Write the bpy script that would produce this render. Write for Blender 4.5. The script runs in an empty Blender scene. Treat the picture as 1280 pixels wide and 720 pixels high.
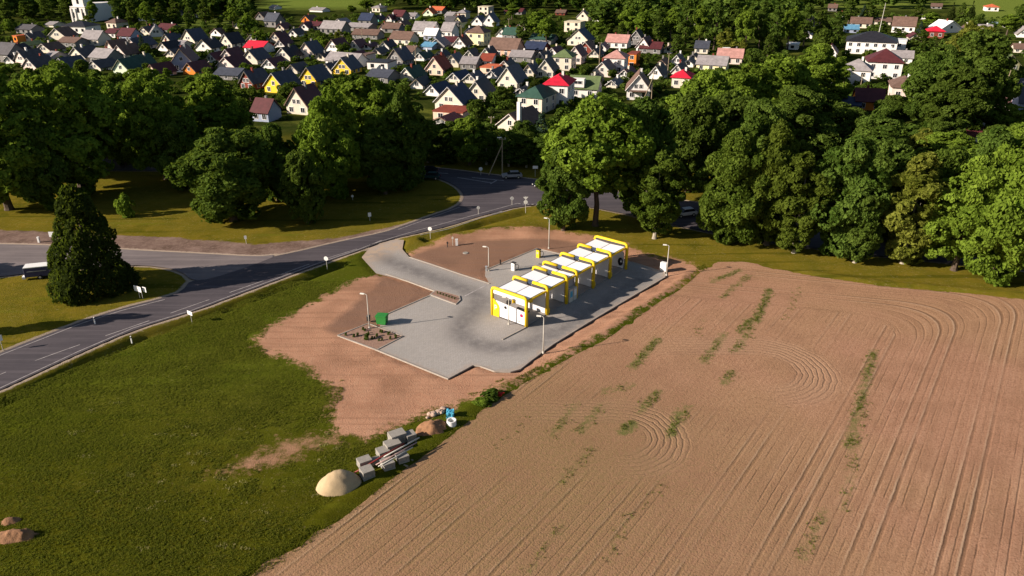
import bpy, bmesh, math, random
import numpy as np
from mathutils import Vector, Matrix
from mathutils.geometry import tessellate_polygon

C = bpy.context.scene
COL = C.collection

# ---------------------------------------------------------------- camera
HC = 46.0
PITCH = math.atan(435/960)
SP, CP = math.sin(PITCH), math.cos(PITCH)
cam = bpy.data.cameras.new('camera'); cam.sensor_width = 36; cam.lens = 27.0
cam.clip_start = 1; cam.clip_end = 12000
camo = bpy.data.objects.new('camera', cam); COL.objects.link(camo)
camo.location = (0, 0, HC); camo.rotation_euler = (math.pi/2-PITCH, 0, 0)
C.camera = camo

# ---------------------------------------------------------------- world, sun, exposure
EL = math.radians(23.5); SX, SY = -1.0, -0.30
n_ = math.hypot(SX, SY); SX /= n_; SY /= n_
SUN = Vector((SX*math.cos(EL), SY*math.cos(EL), math.sin(EL)))
w = bpy.data.worlds.new('World'); C.world = w; w.use_nodes = True
nt = w.node_tree
sky = nt.nodes.new('ShaderNodeTexSky'); sky.sky_type = 'NISHITA'; sky.sun_disc = False
sky.sun_elevation = EL; sky.sun_rotation = math.atan2(SUN.x, SUN.y) % (2*math.pi)
bg = nt.nodes['Background']; bg.inputs[1].default_value = 0.05
nt.links.new(sky.outputs[0], bg.inputs[0])
sl = bpy.data.lights.new('sun', 'SUN'); sl.energy = 4.8; sl.angle = math.radians(0.5); sl.color = (1.0, 0.87, 0.74)
so = bpy.data.objects.new('sun', sl); COL.objects.link(so)
so.rotation_euler = SUN.to_track_quat('Z', 'Y').to_euler()
C.view_settings.view_transform = 'Standard'; C.view_settings.look = 'None'
C.view_settings.exposure = 0.95; C.view_settings.gamma = 1

def G(px, py, z=0.0):
    v = (py-360)/960; zc = (HC-z)/(SP+v*CP)
    return ((px-640)/960*zc, zc*(CP-v*SP))
def scl(py):
    v = (py-360)/960
    return 960*(SP+v*CP)/HC

# ---------------------------------------------------------------- helpers
class NT:
    def __init__(s, name):
        s.m = bpy.data.materials.new(name); s.m.use_nodes = True
        s.t = s.m.node_tree; s.n = s.t.nodes; s.b = s.n['Principled BSDF']
        s.b.inputs['Specular IOR Level'].default_value = 0.25
        s.obj = s.n.new('ShaderNodeTexCoord').outputs['Object']
    def link(s, a, b): s.t.links.new(a, b)
    def put(s, sock, v):
        if hasattr(v, 'is_linked') or isinstance(v, bpy.types.NodeSocket): s.link(v, sock)
        else:
            try: sock.default_value = v
            except Exception: sock.default_value = (*v, 1)
    def math(s, op, a, b=0.0, c=None, clamp=False):
        n = s.n.new('ShaderNodeMath'); n.operation = op; n.use_clamp = clamp
        s.put(n.inputs[0], a); s.put(n.inputs[1], b)
        if c is not None: s.put(n.inputs[2], c)
        return n.outputs[0]
    def mix(s, f, a, b, mode='MIX'):
        n = s.n.new('ShaderNodeMix'); n.data_type = 'RGBA'; n.blend_type = mode
        s.put(n.inputs[0], f)
        for i, v in ((6, a), (7, b)):
            if isinstance(v, bpy.types.NodeSocket): s.link(v, n.inputs[i])
            else: n.inputs[i].default_value = (*v[:3], 1)
        return n.outputs[2]
    def noise(s, scale, detail=4, rough=.55, vec=None, dist=0):
        n = s.n.new('ShaderNodeTexNoise'); n.inputs['Scale'].default_value = scale
        n.inputs['Detail'].default_value = detail; n.inputs['Roughness'].default_value = rough
        n.inputs['Distortion'].default_value = dist
        s.link(vec or s.obj, n.inputs['Vector']); return n.outputs['Fac']
    def mapr(s, v, a, b, c=0.0, d=1.0):
        n = s.n.new('ShaderNodeMapRange'); s.put(n.inputs[0], v)
        for i, x in enumerate((a, b, c, d)): n.inputs[i+1].default_value = x
        return n.outputs[0]
    def attr(s, name):
        n = s.n.new('ShaderNodeAttribute'); n.attribute_name = name; return n.outputs['Fac']
    def bump(s, h, strength=.5, dist=.1):
        n = s.n.new('ShaderNodeBump'); n.inputs['Strength'].default_value = strength
        n.inputs['Distance'].default_value = dist; s.link(h, n.inputs['Height'])
        s.link(n.outputs[0], s.b.inputs['Normal'])
    def scalev(s, vec3):
        n = s.n.new('ShaderNodeVectorMath'); n.operation = 'MULTIPLY'
        s.link(s.obj, n.inputs[0]); n.inputs[1].default_value = vec3; return n.outputs[0]
    def done(s, col, rough=.85):
        s.put(s.b.inputs['Base Color'], col if isinstance(col, bpy.types.NodeSocket) else (*col[:3], 1))
        s.b.inputs['Roughness'].default_value = rough; return s.m

def plain(name, col, rough=.7, var=.18, scale=1.2, metal=0.0, bump=0.0):
    t = NT(name)
    f = t.noise(scale, 6, .65)
    g = t.noise(scale*7, 3)
    lo = [c*(1-var) for c in col]; hi = [min(1, c*(1+var)) for c in col]
    c = t.mix(t.mapr(f, .3, .7), lo, hi)
    c = t.mix(t.mapr(g, .35, .75, 0, .35), c, [x*.75 for x in col])
    if bump: t.bump(g, bump, .05)
    t.b.inputs['Metallic'].default_value = metal
    return t.done(c, rough)

def mesh_obj(name, verts, faces, mat, parent=None, smooth=False, mats=None):
    me = bpy.data.meshes.new(name); me.from_pydata([tuple(v) for v in verts], [], faces)
    if mat: me.materials.append(mat)
    if smooth: me.polygons.foreach_set('use_smooth', [True]*len(me.polygons))
    me.update()
    o = bpy.data.objects.new(name, me); COL.objects.link(o)
    if parent: o.parent = parent
    return o

class MB:
    def __init__(s): s.v = []; s.f = []
    def box(s, c, d, rz=0.0, M=None):
        x, y, z = d[0]/2, d[1]/2, d[2]/2; k = len(s.v); cr, sr = math.cos(rz), math.sin(rz)
        for a in ((-x,-y,-z),(x,-y,-z),(x,y,-z),(-x,y,-z),(-x,-y,z),(x,-y,z),(x,y,z),(-x,y,z)):
            p = Vector((a[0]*cr-a[1]*sr+c[0], a[0]*sr+a[1]*cr+c[1], a[2]+c[2]))
            s.v.append(M @ p if M else p)
        s.f += [(k,k+3,k+2,k+1),(k+4,k+5,k+6,k+7),(k,k+1,k+5,k+4),(k+1,k+2,k+6,k+5),(k+2,k+3,k+7,k+6),(k+3,k,k+4,k+7)]
        return s
    def tube(s, pts, rads, n=8, cap=True):
        pts = [Vector(p) for p in pts]
        if not hasattr(rads, '__len__'): rads = [rads]*len(pts)
        k0 = len(s.v); up = None
        for i, p in enumerate(pts):
            d = (pts[min(i+1, len(pts)-1)] - pts[max(i-1, 0)]).normalized()
            a = up if up is not None else (Vector((1,0,0)) if abs(d.z) > .9 else Vector((0,0,1)))
            x = d.cross(a).normalized(); y = d.cross(x).normalized(); up = x.cross(d)
            for j in range(n):
                t = 2*math.pi*j/n; s.v.append(p + (x*math.cos(t)+y*math.sin(t))*rads[i])
        for i in range(len(pts)-1):
            for j in range(n):
                a = k0+i*n+j; b = k0+i*n+(j+1) % n
                s.f.append((a, b, b+n, a+n))
        if cap:
            s.f.append(tuple(range(k0, k0+n))); s.f.append(tuple(reversed(range(len(s.v)-n, len(s.v)))))
        return s
    def poly(s, pts): k = len(s.v); s.v += [Vector(p) for p in pts]; s.f.append(tuple(range(k, k+len(pts)))); return s
    def prism(s, prof, depth, M):
        """prof: 2d outline in local xz (ccw seen from -y), extruded along +y by depth"""
        k = len(s.v); n = len(prof)
        for y in (0, depth):
            for p in prof: s.v.append(M @ Vector((p[0], y, p[1])))
        s.f.append(tuple(range(k, k+n))); s.f.append(tuple(reversed(range(k+n, k+2*n))))
        for i in range(n):
            j = (i+1) % n; s.f.append((k+j, k+i, k+n+i, k+n+j))
        return s
    def build(s, name, mat, parent=None, smooth=False):
        o = mesh_obj(name, s.v, s.f, mat, parent, smooth)
        bm = bmesh.new(); bm.from_mesh(o.data); bmesh.ops.recalc_face_normals(bm, faces=bm.faces); bm.to_mesh(o.data); bm.free()
        return o

def tag(o, label=None, cat=None, group=None, kind=None):
    if label: o['label'] = label
    if cat: o['category'] = cat
    if group: o['group'] = group
    if kind: o['kind'] = kind
    return o
def empty(name, loc, rz=0.0):
    o = bpy.data.objects.new(name, None); COL.objects.link(o); o.location = loc; o.rotation_euler = (0, 0, rz)
    o.empty_display_size = .3; return o
def dup(root, loc, rz=0.0, sc=None):
    r = root.copy(); COL.objects.link(r); r.location = loc; r.rotation_euler = (0, 0, rz)
    if sc is not None: r.scale = sc
    for ch in list(root.children):
        c = ch.copy(); COL.objects.link(c); c.parent = r
        for g in list(ch.children):
            d = g.copy(); COL.objects.link(d); d.parent = c
    return r

def sdf(P, poly):
    """signed distance, positive inside"""
    poly = np.array(poly, float); a = poly; b = np.roll(poly, -1, 0)
    d = np.full(len(P), 1e9); ins = np.zeros(len(P), bool)
    for p, q in zip(a, b):
        e = q-p; w_ = P-p; t = np.clip((w_@e)/(e@e+1e-12), 0, 1)
        d = np.minimum(d, np.hypot(*(w_-t[:, None]*e).T))
        c = (p[1] > P[:, 1]) != (q[1] > P[:, 1])
        with np.errstate(divide='ignore', invalid='ignore'):
            xi = (q[0]-p[0])*(P[:, 1]-p[1])/(q[1]-p[1]+1e-12)+p[0]
        ins ^= c & (P[:, 0] < xi)
    return np.where(ins, d, -d)
def seg(P, pts):
    pts = np.array(pts, float); d = np.full(len(P), 1e9)
    for p, q in zip(pts[:-1], pts[1:]):
        e = q-p; w_ = P-p; t = np.clip((w_@e)/(e@e+1e-12), 0, 1)
        d = np.minimum(d, np.hypot(*(w_-t[:, None]*e).T))
    return d
def gp(l, z=0.0): return [G(x, y, z) for x, y in l]
def chaikin(l, closed=True, it=2):
    l = [Vector((p[0], p[1])) for p in l]
    for _ in range(it):
        o = []
        n = len(l)
        for i in range(n if closed else n-1):
            p, q = l[i], l[(i+1) % n]; o += [p*.75+q*.25, p*.25+q*.75]
        if not closed: o = [l[0]]+o+[l[-1]]
        l = o
    return [(p.x, p.y) for p in l]
def vnoise(P, scale, seed=0):
    """smooth value noise in numpy"""
    rs = np.random.RandomState(seed); T = rs.rand(256, 256)
    Q = P*scale; i = np.floor(Q).astype(int); f = Q-i; f = f*f*(3-2*f)
    g = lambda a, b: T[(i[:, 0]+a) % 256, (i[:, 1]+b) % 256]
    return (g(0,0)*(1-f[:,0])+g(1,0)*f[:,0])*(1-f[:,1])+(g(0,1)*(1-f[:,0])+g(1,1)*f[:,0])*f[:,1]
def set_attr(me, name, arr):
    a = me.attributes.new(name, 'FLOAT', 'POINT'); a.data.foreach_set('value', np.asarray(arr, np.float32))

def region_sheet(name, D, bounds, step, zf, mat, attrs):
    """clip a regular grid to D(P)>0 by marching triangles"""
    x0, x1, y0, y1 = bounds
    xs = np.arange(x0, x1+step, step); ys = np.arange(y0, y1+step, step)
    X, Y = np.meshgrid(xs, ys); P = np.c_[X.ravel(), Y.ravel()]
    d = D(P); nx = len(xs)
    verts = [tuple(p) for p in P]; keep = {}; faces = []; cache = {}; V = []
    dl = d.tolist()
    def vi(i):
        if i not in keep: keep[i] = len(V); V.append(verts[i])
        return keep[i]
    def cut(i, j):
        k = (min(i, j), max(i, j))
        if k not in cache:
            t = dl[i]/(dl[i]-dl[j]); a, b = verts[i], verts[j]
            cache[k] = len(V); V.append((a[0]+(b[0]-a[0])*t, a[1]+(b[1]-a[1])*t))
        return cache[k]
    pos = (d > 0).reshape(len(ys), nx)
    cellsum = pos[:-1,:-1].astype(int)+pos[1:,:-1]+pos[:-1,1:]+pos[1:,1:]
    for r, c in np.argwhere(cellsum > 0).tolist():
        a = r*nx+c; q = (a, a+1, a+nx+1, a+nx)
        if cellsum[r, c] == 4: faces.append(tuple(vi(k) for k in q)); continue
        for tri in ((q[0], q[1], q[2]), (q[0], q[2], q[3])):
            o = []
            for k in range(3):
                i, j = tri[k], tri[(k+1) % 3]
                if dl[i] > 0: o.append(vi(i))
                if (dl[i] > 0) != (dl[j] > 0): o.append(cut(i, j))
            if len(o) >= 3: faces.append(tuple(o))
    PV = np.array(V); z = zf(PV)
    o = mesh_obj(name, np.c_[PV, z].tolist(), faces, mat, smooth=True)
    for k, fn in attrs.items(): set_attr(o.data, k, fn(PV))
    tag(o, kind='structure'); return o

def poly_sheet(name, pts, z, mat):
    t = tessellate_polygon([[Vector((p[0], p[1], 0)) for p in pts]])
    o = mesh_obj(name, [(p[0], p[1], z) for p in pts], [tuple(f) for f in t], mat)
    bm = bmesh.new(); bm.from_mesh(o.data); bmesh.ops.recalc_face_normals(bm, faces=bm.faces)
    if sum(f.normal.z for f in bm.faces) < 0: bmesh.ops.reverse_faces(bm, faces=bm.faces)
    bm.to_mesh(o.data); bm.free()
    return o

def offset_line(pts, off):
    out = []
    for i, p in enumerate(pts):
        a = Vector(pts[max(i-1, 0)]); b = Vector(pts[min(i+1, len(pts)-1)]); d = (b-a).normalized()
        out.append((p[0]-d.y*off, p[1]+d.x*off))
    return out
def strip(mb, pts, w_, z):
    l = offset_line(pts, w_/2); r = offset_line(pts, -w_/2); k = len(mb.v)
    for a, b in zip(l, r): mb.v += [Vector((*a, z)), Vector((*b, z))]
    for i in range(len(pts)-1): mb.f.append((k+2*i, k+2*i+1, k+2*i+3, k+2*i+2))
def kerb(pts, w_=.16, z0=-.05, z1=.13, name='kerb'):
    l = offset_line(pts, w_/2); r = offset_line(pts, -w_/2); m = MB()
    for a, b in zip(l, r): m.v += [Vector((*a, z0)), Vector((*a, z1)), Vector((*b, z1)), Vector((*b, z0))]
    n = len(pts)
    for i in range(n-1):
        k = 4*i
        for j in range(4): m.f.append((k+j, k+(j+1) % 4, k+4+(j+1) % 4, k+4+j))
    m.f += [(0,1,2,3), (4*n-1,4*n-2,4*n-3,4*n-4)]
    return tag(m.build(name, M_kerb), kind='structure')
def resample(pts, step):
    out = [pts[0]]; acc = 0
    for a, b in zip(pts[:-1], pts[1:]):
        L = math.dist(a, b); n = max(1, int(L/step))
        for i in range(1, n+1): out.append((a[0]+(b[0]-a[0])*i/n, a[1]+(b[1]-a[1])*i/n))
    return out

# ---------------------------------------------------------------- outlines on the ground
MAIN_LOW = [(-160,560),(-60,514),(0,488),(100,441),(170,411),(240,390),(320,360),(400,330),(450,313),(480,301)]
ROAD = MAIN_LOW+[(520,292),(560,283),(600,270),(653,257),(700,254),(760,262),(855,285),(1000,310),(1400,350),
  (1400,325),(1000,276),(855,250),(760,238),(700,229),(660,223),(620,219),(560,211),(500,206),(400,200),(250,196),(0,196),(-300,196),
  (-300,210),(0,212),(250,214),(400,216),(500,219),(546,222),(566,230),(578,240),(580,249),(570,259),(540,269),(498,284),(482,290),(420,303),(370,315),(330,323),
  (238,350),(228,364),(205,372),(150,386),(100,402),(0,441),(-60,467),(-160,512)]
SIDE = [(350,318),(320,321),(250,317),(170,313),(100,308),(0,305),(-300,300),(-300,372),(0,346),(40,341),(160,331),(200,333),(228,340),(240,351),(262,349),(310,334)]
FIELD = [(-60,1000),(320,720),(400,665),(470,612),(535,562),(600,512),(650,480),(700,453),(750,426),(800,392),(845,363),(872,340),(900,329),(935,328),(960,334),(1020,345),(1100,357),(1200,365),(1280,373),(1420,390),(1700,420),(2300,1000)]
SOIL = [(313,427),(335,442),(380,455),(412,480),(418,500),(408,522),(425,545),(455,546),(480,538),(530,518),(570,506),(600,496),(650,475.5),(680,460),(730,433),(790,396),(850,357),(876,335),(855,325),(820,322),(790,312),(770,300),(730,293),(680,287),(640,287),(590,292),(545,302),(520,312),(505,322),(478,345),(455,345),(430,358),(380,385),(335,410)]
PATCH = [(255,590),(290,572),(325,558),(350,543),(385,540),(430,538),(445,552),(405,566),(372,578),(340,592),(300,598),(262,600)]
GRAV = [(-60,285),(0,287),(100,292),(200,296),(320,305),(420,298),(485,284),(520,276),(505,285),(480,292),(420,305),(370,318),(320,323),(200,315),(100,309),(0,306),(-60,305)]
ACC = [(475,345),(450,318),(470,305),(500,296),(520,292),(505,310),(512,322)]
LOT = [(470,342),(452,322),(462,310),(490,300),(505,300),(503,312),(512,322),(540,331),(575,343),(612,355),(606,345),(607,338),(640,324),(671,311),(705,319),(735,309),(760,316),(790,328),(831,341),(831,347),(790,371),(733,405),(691,431),(664,451),(650,462),(638,465),(618,464),(600,458),(591,457),(560,474),(471,438),(504,421),(475,409),(475,397),(537,370),(545,365),(510,352)]
PLANT = [(422,420),(460,405),(504,421),(471,438)]
ISL = [(538,369),(545,364),(560,367),(574,371),(575,376),(570,381),(556,376)]
r_road = chaikin(gp(ROAD), it=1); r_side = chaikin(gp(SIDE), it=1)
r_field = gp(FIELD); r_soil = chaikin(gp(SOIL), it=2); r_patch = gp(PATCH); r_grav = gp(GRAV); r_lot = gp(LOT); r_plant = gp(PLANT); r_isl = gp(ISL); r_acc = gp(ACC)
low_line = gp(MAIN_LOW)
low2 = gp([(520,294),(560,285),(600,272),(653,259),(690,257)])
MEADOW = [gp(q) for q in ([(330,16),(360,10),(470,9),(475,2),(360,-8),(320,4)], [(1205,30),(1330,36),(1500,20),(1500,-28),(1195,-28),(1180,2)], [(20,18),(95,18),(100,2),(10,2)], [(200,30),(290,30),(290,24),(200,24)], [(900,12),(1180,8),(1180,-20),(900,-20)])]
LANES = [gp(q) for q in ([(500,213),(560,217),(640,223)],)]
POND = gp([(1226,24),(1240,22.5),(1248,24),(1249,29),(1240,31),(1229,30)])

def ground_z(P):
    dr = sdf(P, r_road)
    z = -.25*np.clip((dr+.2)/.5, 0, 1)
    ds = sdf(P, r_side); z = np.minimum(z, -.25*np.clip((ds+.2)/.5, 0, 1))
    dl = np.minimum(seg(P, low_line), seg(P, low2))
    ditch = -1.05*np.exp(-((dl-2.3)/.95)**2)*(dr < 0)*(sdf(P, r_lot) < -3)
    # ditch only on the field side of the road
    a = np.array(low_line[0]); b = np.array(low_line[-1]); t = (b-a)/np.linalg.norm(b-a)
    side = (P-a)@np.array([t[1], -t[0]])
    ditch = ditch*(side > -6)
    z = z+ditch
    for q in (r_lot,): z = np.minimum(z, np.where(sdf(P, q) > -.3, -.22, 9))
    df = sdf(P, r_field); z = np.where(df > 1.2, -.2, z)
    ridge = np.exp(-((df+1.0)/.8)**2)*.28*(P[:, 1] < 108)*(P[:, 1] > 52)
    z = z+ridge*(sdf(P, r_lot) < -2)
    z = z+(vnoise(P, .35, 3)-.5)*.10*(dr < -1)*(df < -.5)*(sdf(P, r_lot) < -.6)*(ds < -1)
    z = z-1.2*np.clip(sdf(P, POND)/2, 0, 1)
    # earth bank behind the vacuum area
    e = seg(P, gp([(560,296),(600,292),(640,287),(665,287)])); z = z+.55*np.exp(-(e/2.2)**2)
    return z

# ---------------------------------------------------------------- setting materials
def m_ground():
    t = NT('ground_cover'); t.b.inputs['Specular IOR Level'].default_value = 0
    n1 = t.noise(.035, 5, .6); n2 = t.noise(.25, 6, .65); n3 = t.noise(1.6, 6, .7); n4 = t.noise(6, 4, .7)
    tuft = t.noise(.9, 3, .5, t.scalev((1, 2.2, 1)))
    mp = t.n.new('ShaderNodeMapping'); mp.inputs['Rotation'].default_value = (0, 0, math.radians(-53)); mp.inputs['Scale'].default_value = (.12, 1.0, 1)
    t.link(t.obj, mp.inputs[0]); st = t.noise(.55, 5, .65, mp.outputs[0])
    g = t.mix(t.mapr(n2, .35, .68), (.054, .062, .004), (.078, .082, .006))
    g = t.mix(t.mapr(st, .42, .62, 0, .6), g, (.062, .082, .004))
    g = t.mix(t.mapr(st, .55, .7, 0, .45), g, (.125, .118, .012))
    g = t.mix(t.mapr(n1, .42, .62), g, (.080, .072, .007))
    g = t.mix(t.mapr(n3, .55, .75, 0, .5), g, (.045, .055, .003))
    g = t.mix(t.mapr(n4, .46, .28, 0, .75), g, (.030, .036, .002)); g = t.mix(t.mapr(t.noise(3.2, 5, .75), .5, .7, 0, .5), g, (.12, .115, .02))
    g = t.mix(t.mapr(n4, .6, .82, 0, .7), g, (.19, .165, .03))
    ol = t.mix(t.mapr(n2, .35, .65), (.165, .125, .014), (.112, .100, .010))
    ol = t.mix(t.mapr(n3, .5, .8, 0, .7), ol, (.21, .155, .045))
    g = t.mix(t.attr('olive'), g, ol)
    n7 = t.noise(.09, 6, .7); g = t.mix(t.mapr(n7, .5, .62, 0, .55), g, (.105, .092, .012)); g = t.mix(t.mapr(n7, .45, .36, 0, .5), g, (.050, .060, .004))
    mp2 = t.n.new('ShaderNodeMapping'); mp2.inputs['Rotation'].default_value = (0, 0, math.radians(-50)); mp2.inputs['Scale'].default_value = (.025, .45, 1)
    t.link(t.obj, mp2.inputs[0]); st2 = t.noise(1.0, 3, .5, mp2.outputs[0]); g = t.mix(t.mapr(st2, .60, .64, 0, .5), g, (.035, .045, .003)); g = t.mix(t.mapr(st2, .40, .36, 0, .35), g, (.12, .13, .012))
    fx = t.mapr(t.noise(2.6, 4, .75), .60, .66); fy = t.mapr(t.noise(.11, 3, .6), .44, .58); g = t.mix(t.math('MULTIPLY', t.math('MULTIPLY', fx, fy), .8), g, (.30, .25, .10))
    sp = t.math('MULTIPLY', t.mapr(n3, .60, .68), t.mapr(t.noise(.12, 3), .48, .6))
    g = t.mix(t.math('MULTIPLY', sp, .55), g, (.28, .22, .11))
    # soil
    s1 = t.mix(t.mapr(n2, .3, .7), (.44, .240, .150), (.35, .182, .112))
    s1 = t.mix(t.mapr(n3, .45, .75, 0, .6), s1, (.42, .26, .165))
    s1 = t.mix(t.mapr(t.noise(.11, 4), .5, .7, 0, .6), s1, (.20, .105, .062))
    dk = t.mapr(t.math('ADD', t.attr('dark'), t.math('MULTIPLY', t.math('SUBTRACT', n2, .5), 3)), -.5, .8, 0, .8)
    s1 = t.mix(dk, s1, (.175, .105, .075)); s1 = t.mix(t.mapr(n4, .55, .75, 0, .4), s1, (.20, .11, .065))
    g = t.mix(t.math('MULTIPLY', t.math('SUBTRACT', .75, t.attr('dull'), clamp=True), t.math('SUBTRACT', 1.0, t.attr('olive'))), g, t.mix(.55, g, (.052, .082, .007)))
    g = t.mix(t.attr('dull'), g, t.mix(.5, g, (.050, .046, .003)))
    for ang, th in ((-35, .60), (-62, .61), (10, .63)):
        m3 = t.n.new('ShaderNodeMapping'); m3.inputs['Rotation'].default_value = (0, 0, math.radians(ang)); m3.inputs['Scale'].default_value = (.04, .9, 1); t.link(t.obj, m3.inputs[0])
        s1 = t.mix(t.mapr(t.noise(1.0, 3, .5, m3.outputs[0], .3), th-.05, th+.03, 0, .35), s1, (.24, .13, .08))
    s1 = t.mix(t.mapr(t.noise(9.0, 2, .6), .66, .72, 0, .6), s1, (.50, .36, .26))
    e = t.math('ADD', t.math('ADD', t.attr('soil'), t.math('MULTIPLY', t.math('SUBTRACT', t.noise(.45, 6, .7), .5), 7.0)), t.math('MULTIPLY', t.math('SUBTRACT', t.noise(2.2, 6, .8), .5), 5.0))
    g = t.mix(t.mapr(e, -.5, .5), g, s1)
    e2 = t.math('ADD', t.attr('patch'), t.math('MULTIPLY', t.math('SUBTRACT', t.noise(.7, 7, .8), .5), 11.0))
    g = t.mix(t.mapr(e2, -.4, 1.6, 0, .8), g, s1)
    gr = t.mix(t.mapr(n2, .35, .65), (.24, .165, .135), (.12, .078, .06)); gr = t.mix(t.mapr(n3, .5, .75, 0, .6), gr, (.34, .25, .2))
    e3 = t.math('ADD', t.attr('grav'), t.math('MULTIPLY', t.math('SUBTRACT', t.noise(.3, 6, .7), .5), 3.2))
    g = t.mix(t.mapr(e3, -.2, .3), g, gr)
    e4 = t.math('ADD', t.attr('verge'), t.math('MULTIPLY', t.math('SUBTRACT', n3, .5), .8))
    g = t.mix(t.mapr(e4, -.1, .15, 0, .9), g, (.36, .285, .22))
    town = t.mix(t.mapr(n2, .35, .6), (.018, .030, .005), (.040, .048, .010)); town = t.mix(t.mapr(t.noise(.06, 4), .58, .66, 0, .8), town, (.11, .12, .02))
    g = t.mix(t.attr('town'), g, town)
    g = t.mix(t.attr('meadow'), g, (.13, .17, .03))
    h = t.math('ADD', t.math('MULTIPLY', n3, .35), t.math('MULTIPLY', n4, .6))
    t.bump(h, .9, .16)
    return t.done(g, .95)
def m_field():
    t = NT('ploughed_soil'); t.b.inputs['Specular IOR Level'].default_value = 0
    c = t.attr('rowc'); n2 = t.noise(.18, 5, .6); n3 = t.noise(2.2, 6, .75); n5 = t.noise(.05, 3)
    wob = t.math('ADD', c, t.math('MULTIPLY', t.noise(.7, 4), .3))
    fine = t.math('SINE', t.math('MULTIPLY', wob, 2*math.pi/.62))
    mid = t.math('SINE', t.math('MULTIPLY', wob, 2*math.pi/2.35))
    def lines(x, period, off, wdt):
        m = t.math('MODULO', t.math('ADD', x, 1000+off), period)
        return t.mapr(t.math('ABSOLUTE', t.math('SUBTRACT', m, period/2)), wdt, wdt*.35)
    st = t.attr('straight')
    cv = t.n.new('ShaderNodeCombineXYZ'); t.link(t.math('MULTIPLY', wob, 1.7), cv.inputs[0]); t.link(t.math('MULTIPLY', t.noise(.06, 2), 5.0), cv.inputs[1]); rv = cv.outputs[0]
    brk = t.mapr(t.noise(.10, 5, .65), .34, .50, .25, 1)
    c2 = t.math('ADD', c, t.math('MULTIPLY', t.noise(.9, 3), .16))
    tr = t.math('MAXIMUM', lines(c2, 6.1, 0, .22), lines(c2, 6.1, 1.5, .2))
    tr = t.math('MAXIMUM', tr, t.math('MULTIPLY', lines(c2, 6.1, 3.1, .10), .6))
    tr = t.math('MAXIMUM', tr, t.math('MULTIPLY', t.math('MULTIPLY', lines(c2, 1.53, .2, .10), .6), t.mapr(t.noise(.22, 4), .36, .55)))
    tr = t.math('MULTIPLY', tr, brk)
    lt = t.math('MULTIPLY', t.math('MAXIMUM', lines(c2, 6.1, .28, .13), lines(c2, 6.1, 1.78, .12)), brk)
    arc = t.attr('arc'); am = t.attr('arcm')
    a2 = t.math('ADD', arc, t.math('MULTIPLY', t.noise(.5, 4), .9))
    al = t.math('MULTIPLY', lines(a2, .62, 0, .13), am)
    inv = t.math('MULTIPLY', t.math('SUBTRACT', 1.0, am, clamp=True), st)
    col = t.mix(t.mapr(n2, .3, .7), (.395, .218, .138), (.335, .178, .110))
    col = t.mix(t.mapr(n5, .42, .6, 0, .7), col, (.355, .212, .118))
    col = t.mix(t.mapr(n3, .5, .75, 0, .45), col, (.42, .28, .175))
    col = t.mix(t.mapr(n3, .5, .3, 0, .5), col, (.19, .105, .06))
    col = t.mix(t.mapr(fine, -.2, 1, 0, .10), col, (.2, .115, .065))
    n6 = t.noise(5.5, 3, .7); col = t.mix(t.mapr(n6, .50, .68, 0, .7), col, (.16, .086, .050)); col = t.mix(t.mapr(n6, .42, .28, 0, .45), col, (.47, .30, .20))
    col = t.mix(t.math('MULTIPLY', t.mapr(mid, .2, 1, 0, .12), inv), col, (.22, .13, .07))
    col = t.mix(t.math('MULTIPLY', t.math('MULTIPLY', tr, inv), .55), col, (.12, .066, .038))
    rn = t.noise(1.0, 3, .5, rv); col = t.mix(t.math('MULTIPLY', t.mapr(rn, .52, .66, 0, .30), inv), col, (.20, .112, .066)); col = t.mix(t.math('MULTIPLY', t.mapr(rn, .46, .34, 0, .25), inv), col, (.45, .28, .18))
    col = t.mix(t.math('MULTIPLY', t.math('MULTIPLY', lt, inv), .45), col, (.52, .37, .25))
    col = t.mix(t.math('MULTIPLY', al, .4), col, (.15, .085, .05)); col = t.mix(t.math('MULTIPLY', am, .25), col, (.42, .27, .18))
    ol = t.math('MULTIPLY', t.attr('ol'), t.mapr(n3, .35, .6))
    col = t.mix(t.math('MULTIPLY', t.attr('ol'), .35), col, (.19, .125, .062)); col = t.mix(t.math('MULTIPLY', ol, .6), col, (.17, .125, .05)); col = t.mix(t.mapr(t.noise(.16, 5, .7), .5, .68, 0, .45), col, (.235, .130, .078))
    wd = t.mapr(t.math('ADD', t.attr('weed'), t.math('MULTIPLY', t.math('SUBTRACT', t.noise(1.6, 6, .8), .5), 2.6)), .5, 1.1, 0, .8)
    col = t.mix(t.math('MULTIPLY', wd, t.mapr(t.attr('weed'), 0, .15)), col, (.10, .12, .03))
    h = t.math('ADD', t.math('ADD', t.math('MULTIPLY', n3, .22), t.math('MULTIPLY', n6, .55)), t.math('MULTIPLY', fine, .02))
    h = t.math('SUBTRACT', h, t.math('MULTIPLY', t.math('MULTIPLY', tr, inv), .42))
    h = t.math('SUBTRACT', h, t.math('MULTIPLY', al, .3))
    t.bump(h, .68, .2)
    return t.done(col, .95)
def m_road(name, a, b, patch=None):
    t = NT(name)
    n1 = t.noise(.12, 5, .6); n2 = t.noise(1.4, 5, .7)
    # long streaks along the carriageway
    mp = t.n.new('ShaderNodeMapping'); mp.inputs['Rotation'].default_value = (0, 0, math.radians(-53)); mp.inputs['Scale'].default_value = (.05, 1.1, 1)
    t.link(t.obj, mp.inputs[0]); st = t.noise(1.0, 4, .6, mp.outputs[0])
    c = t.mix(t.mapr(n1, .35, .65), a, b)
    c = t.mix(t.mapr(st, .45, .65, 0, .6), c, [x*1.45 for x in b])
    c = t.mix(t.mapr(n2, .55, .75, 0, .4), c, [x*.6 for x in a])
    t.bump(n2, .3, .03)
    return t.done(c, .8)
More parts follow.
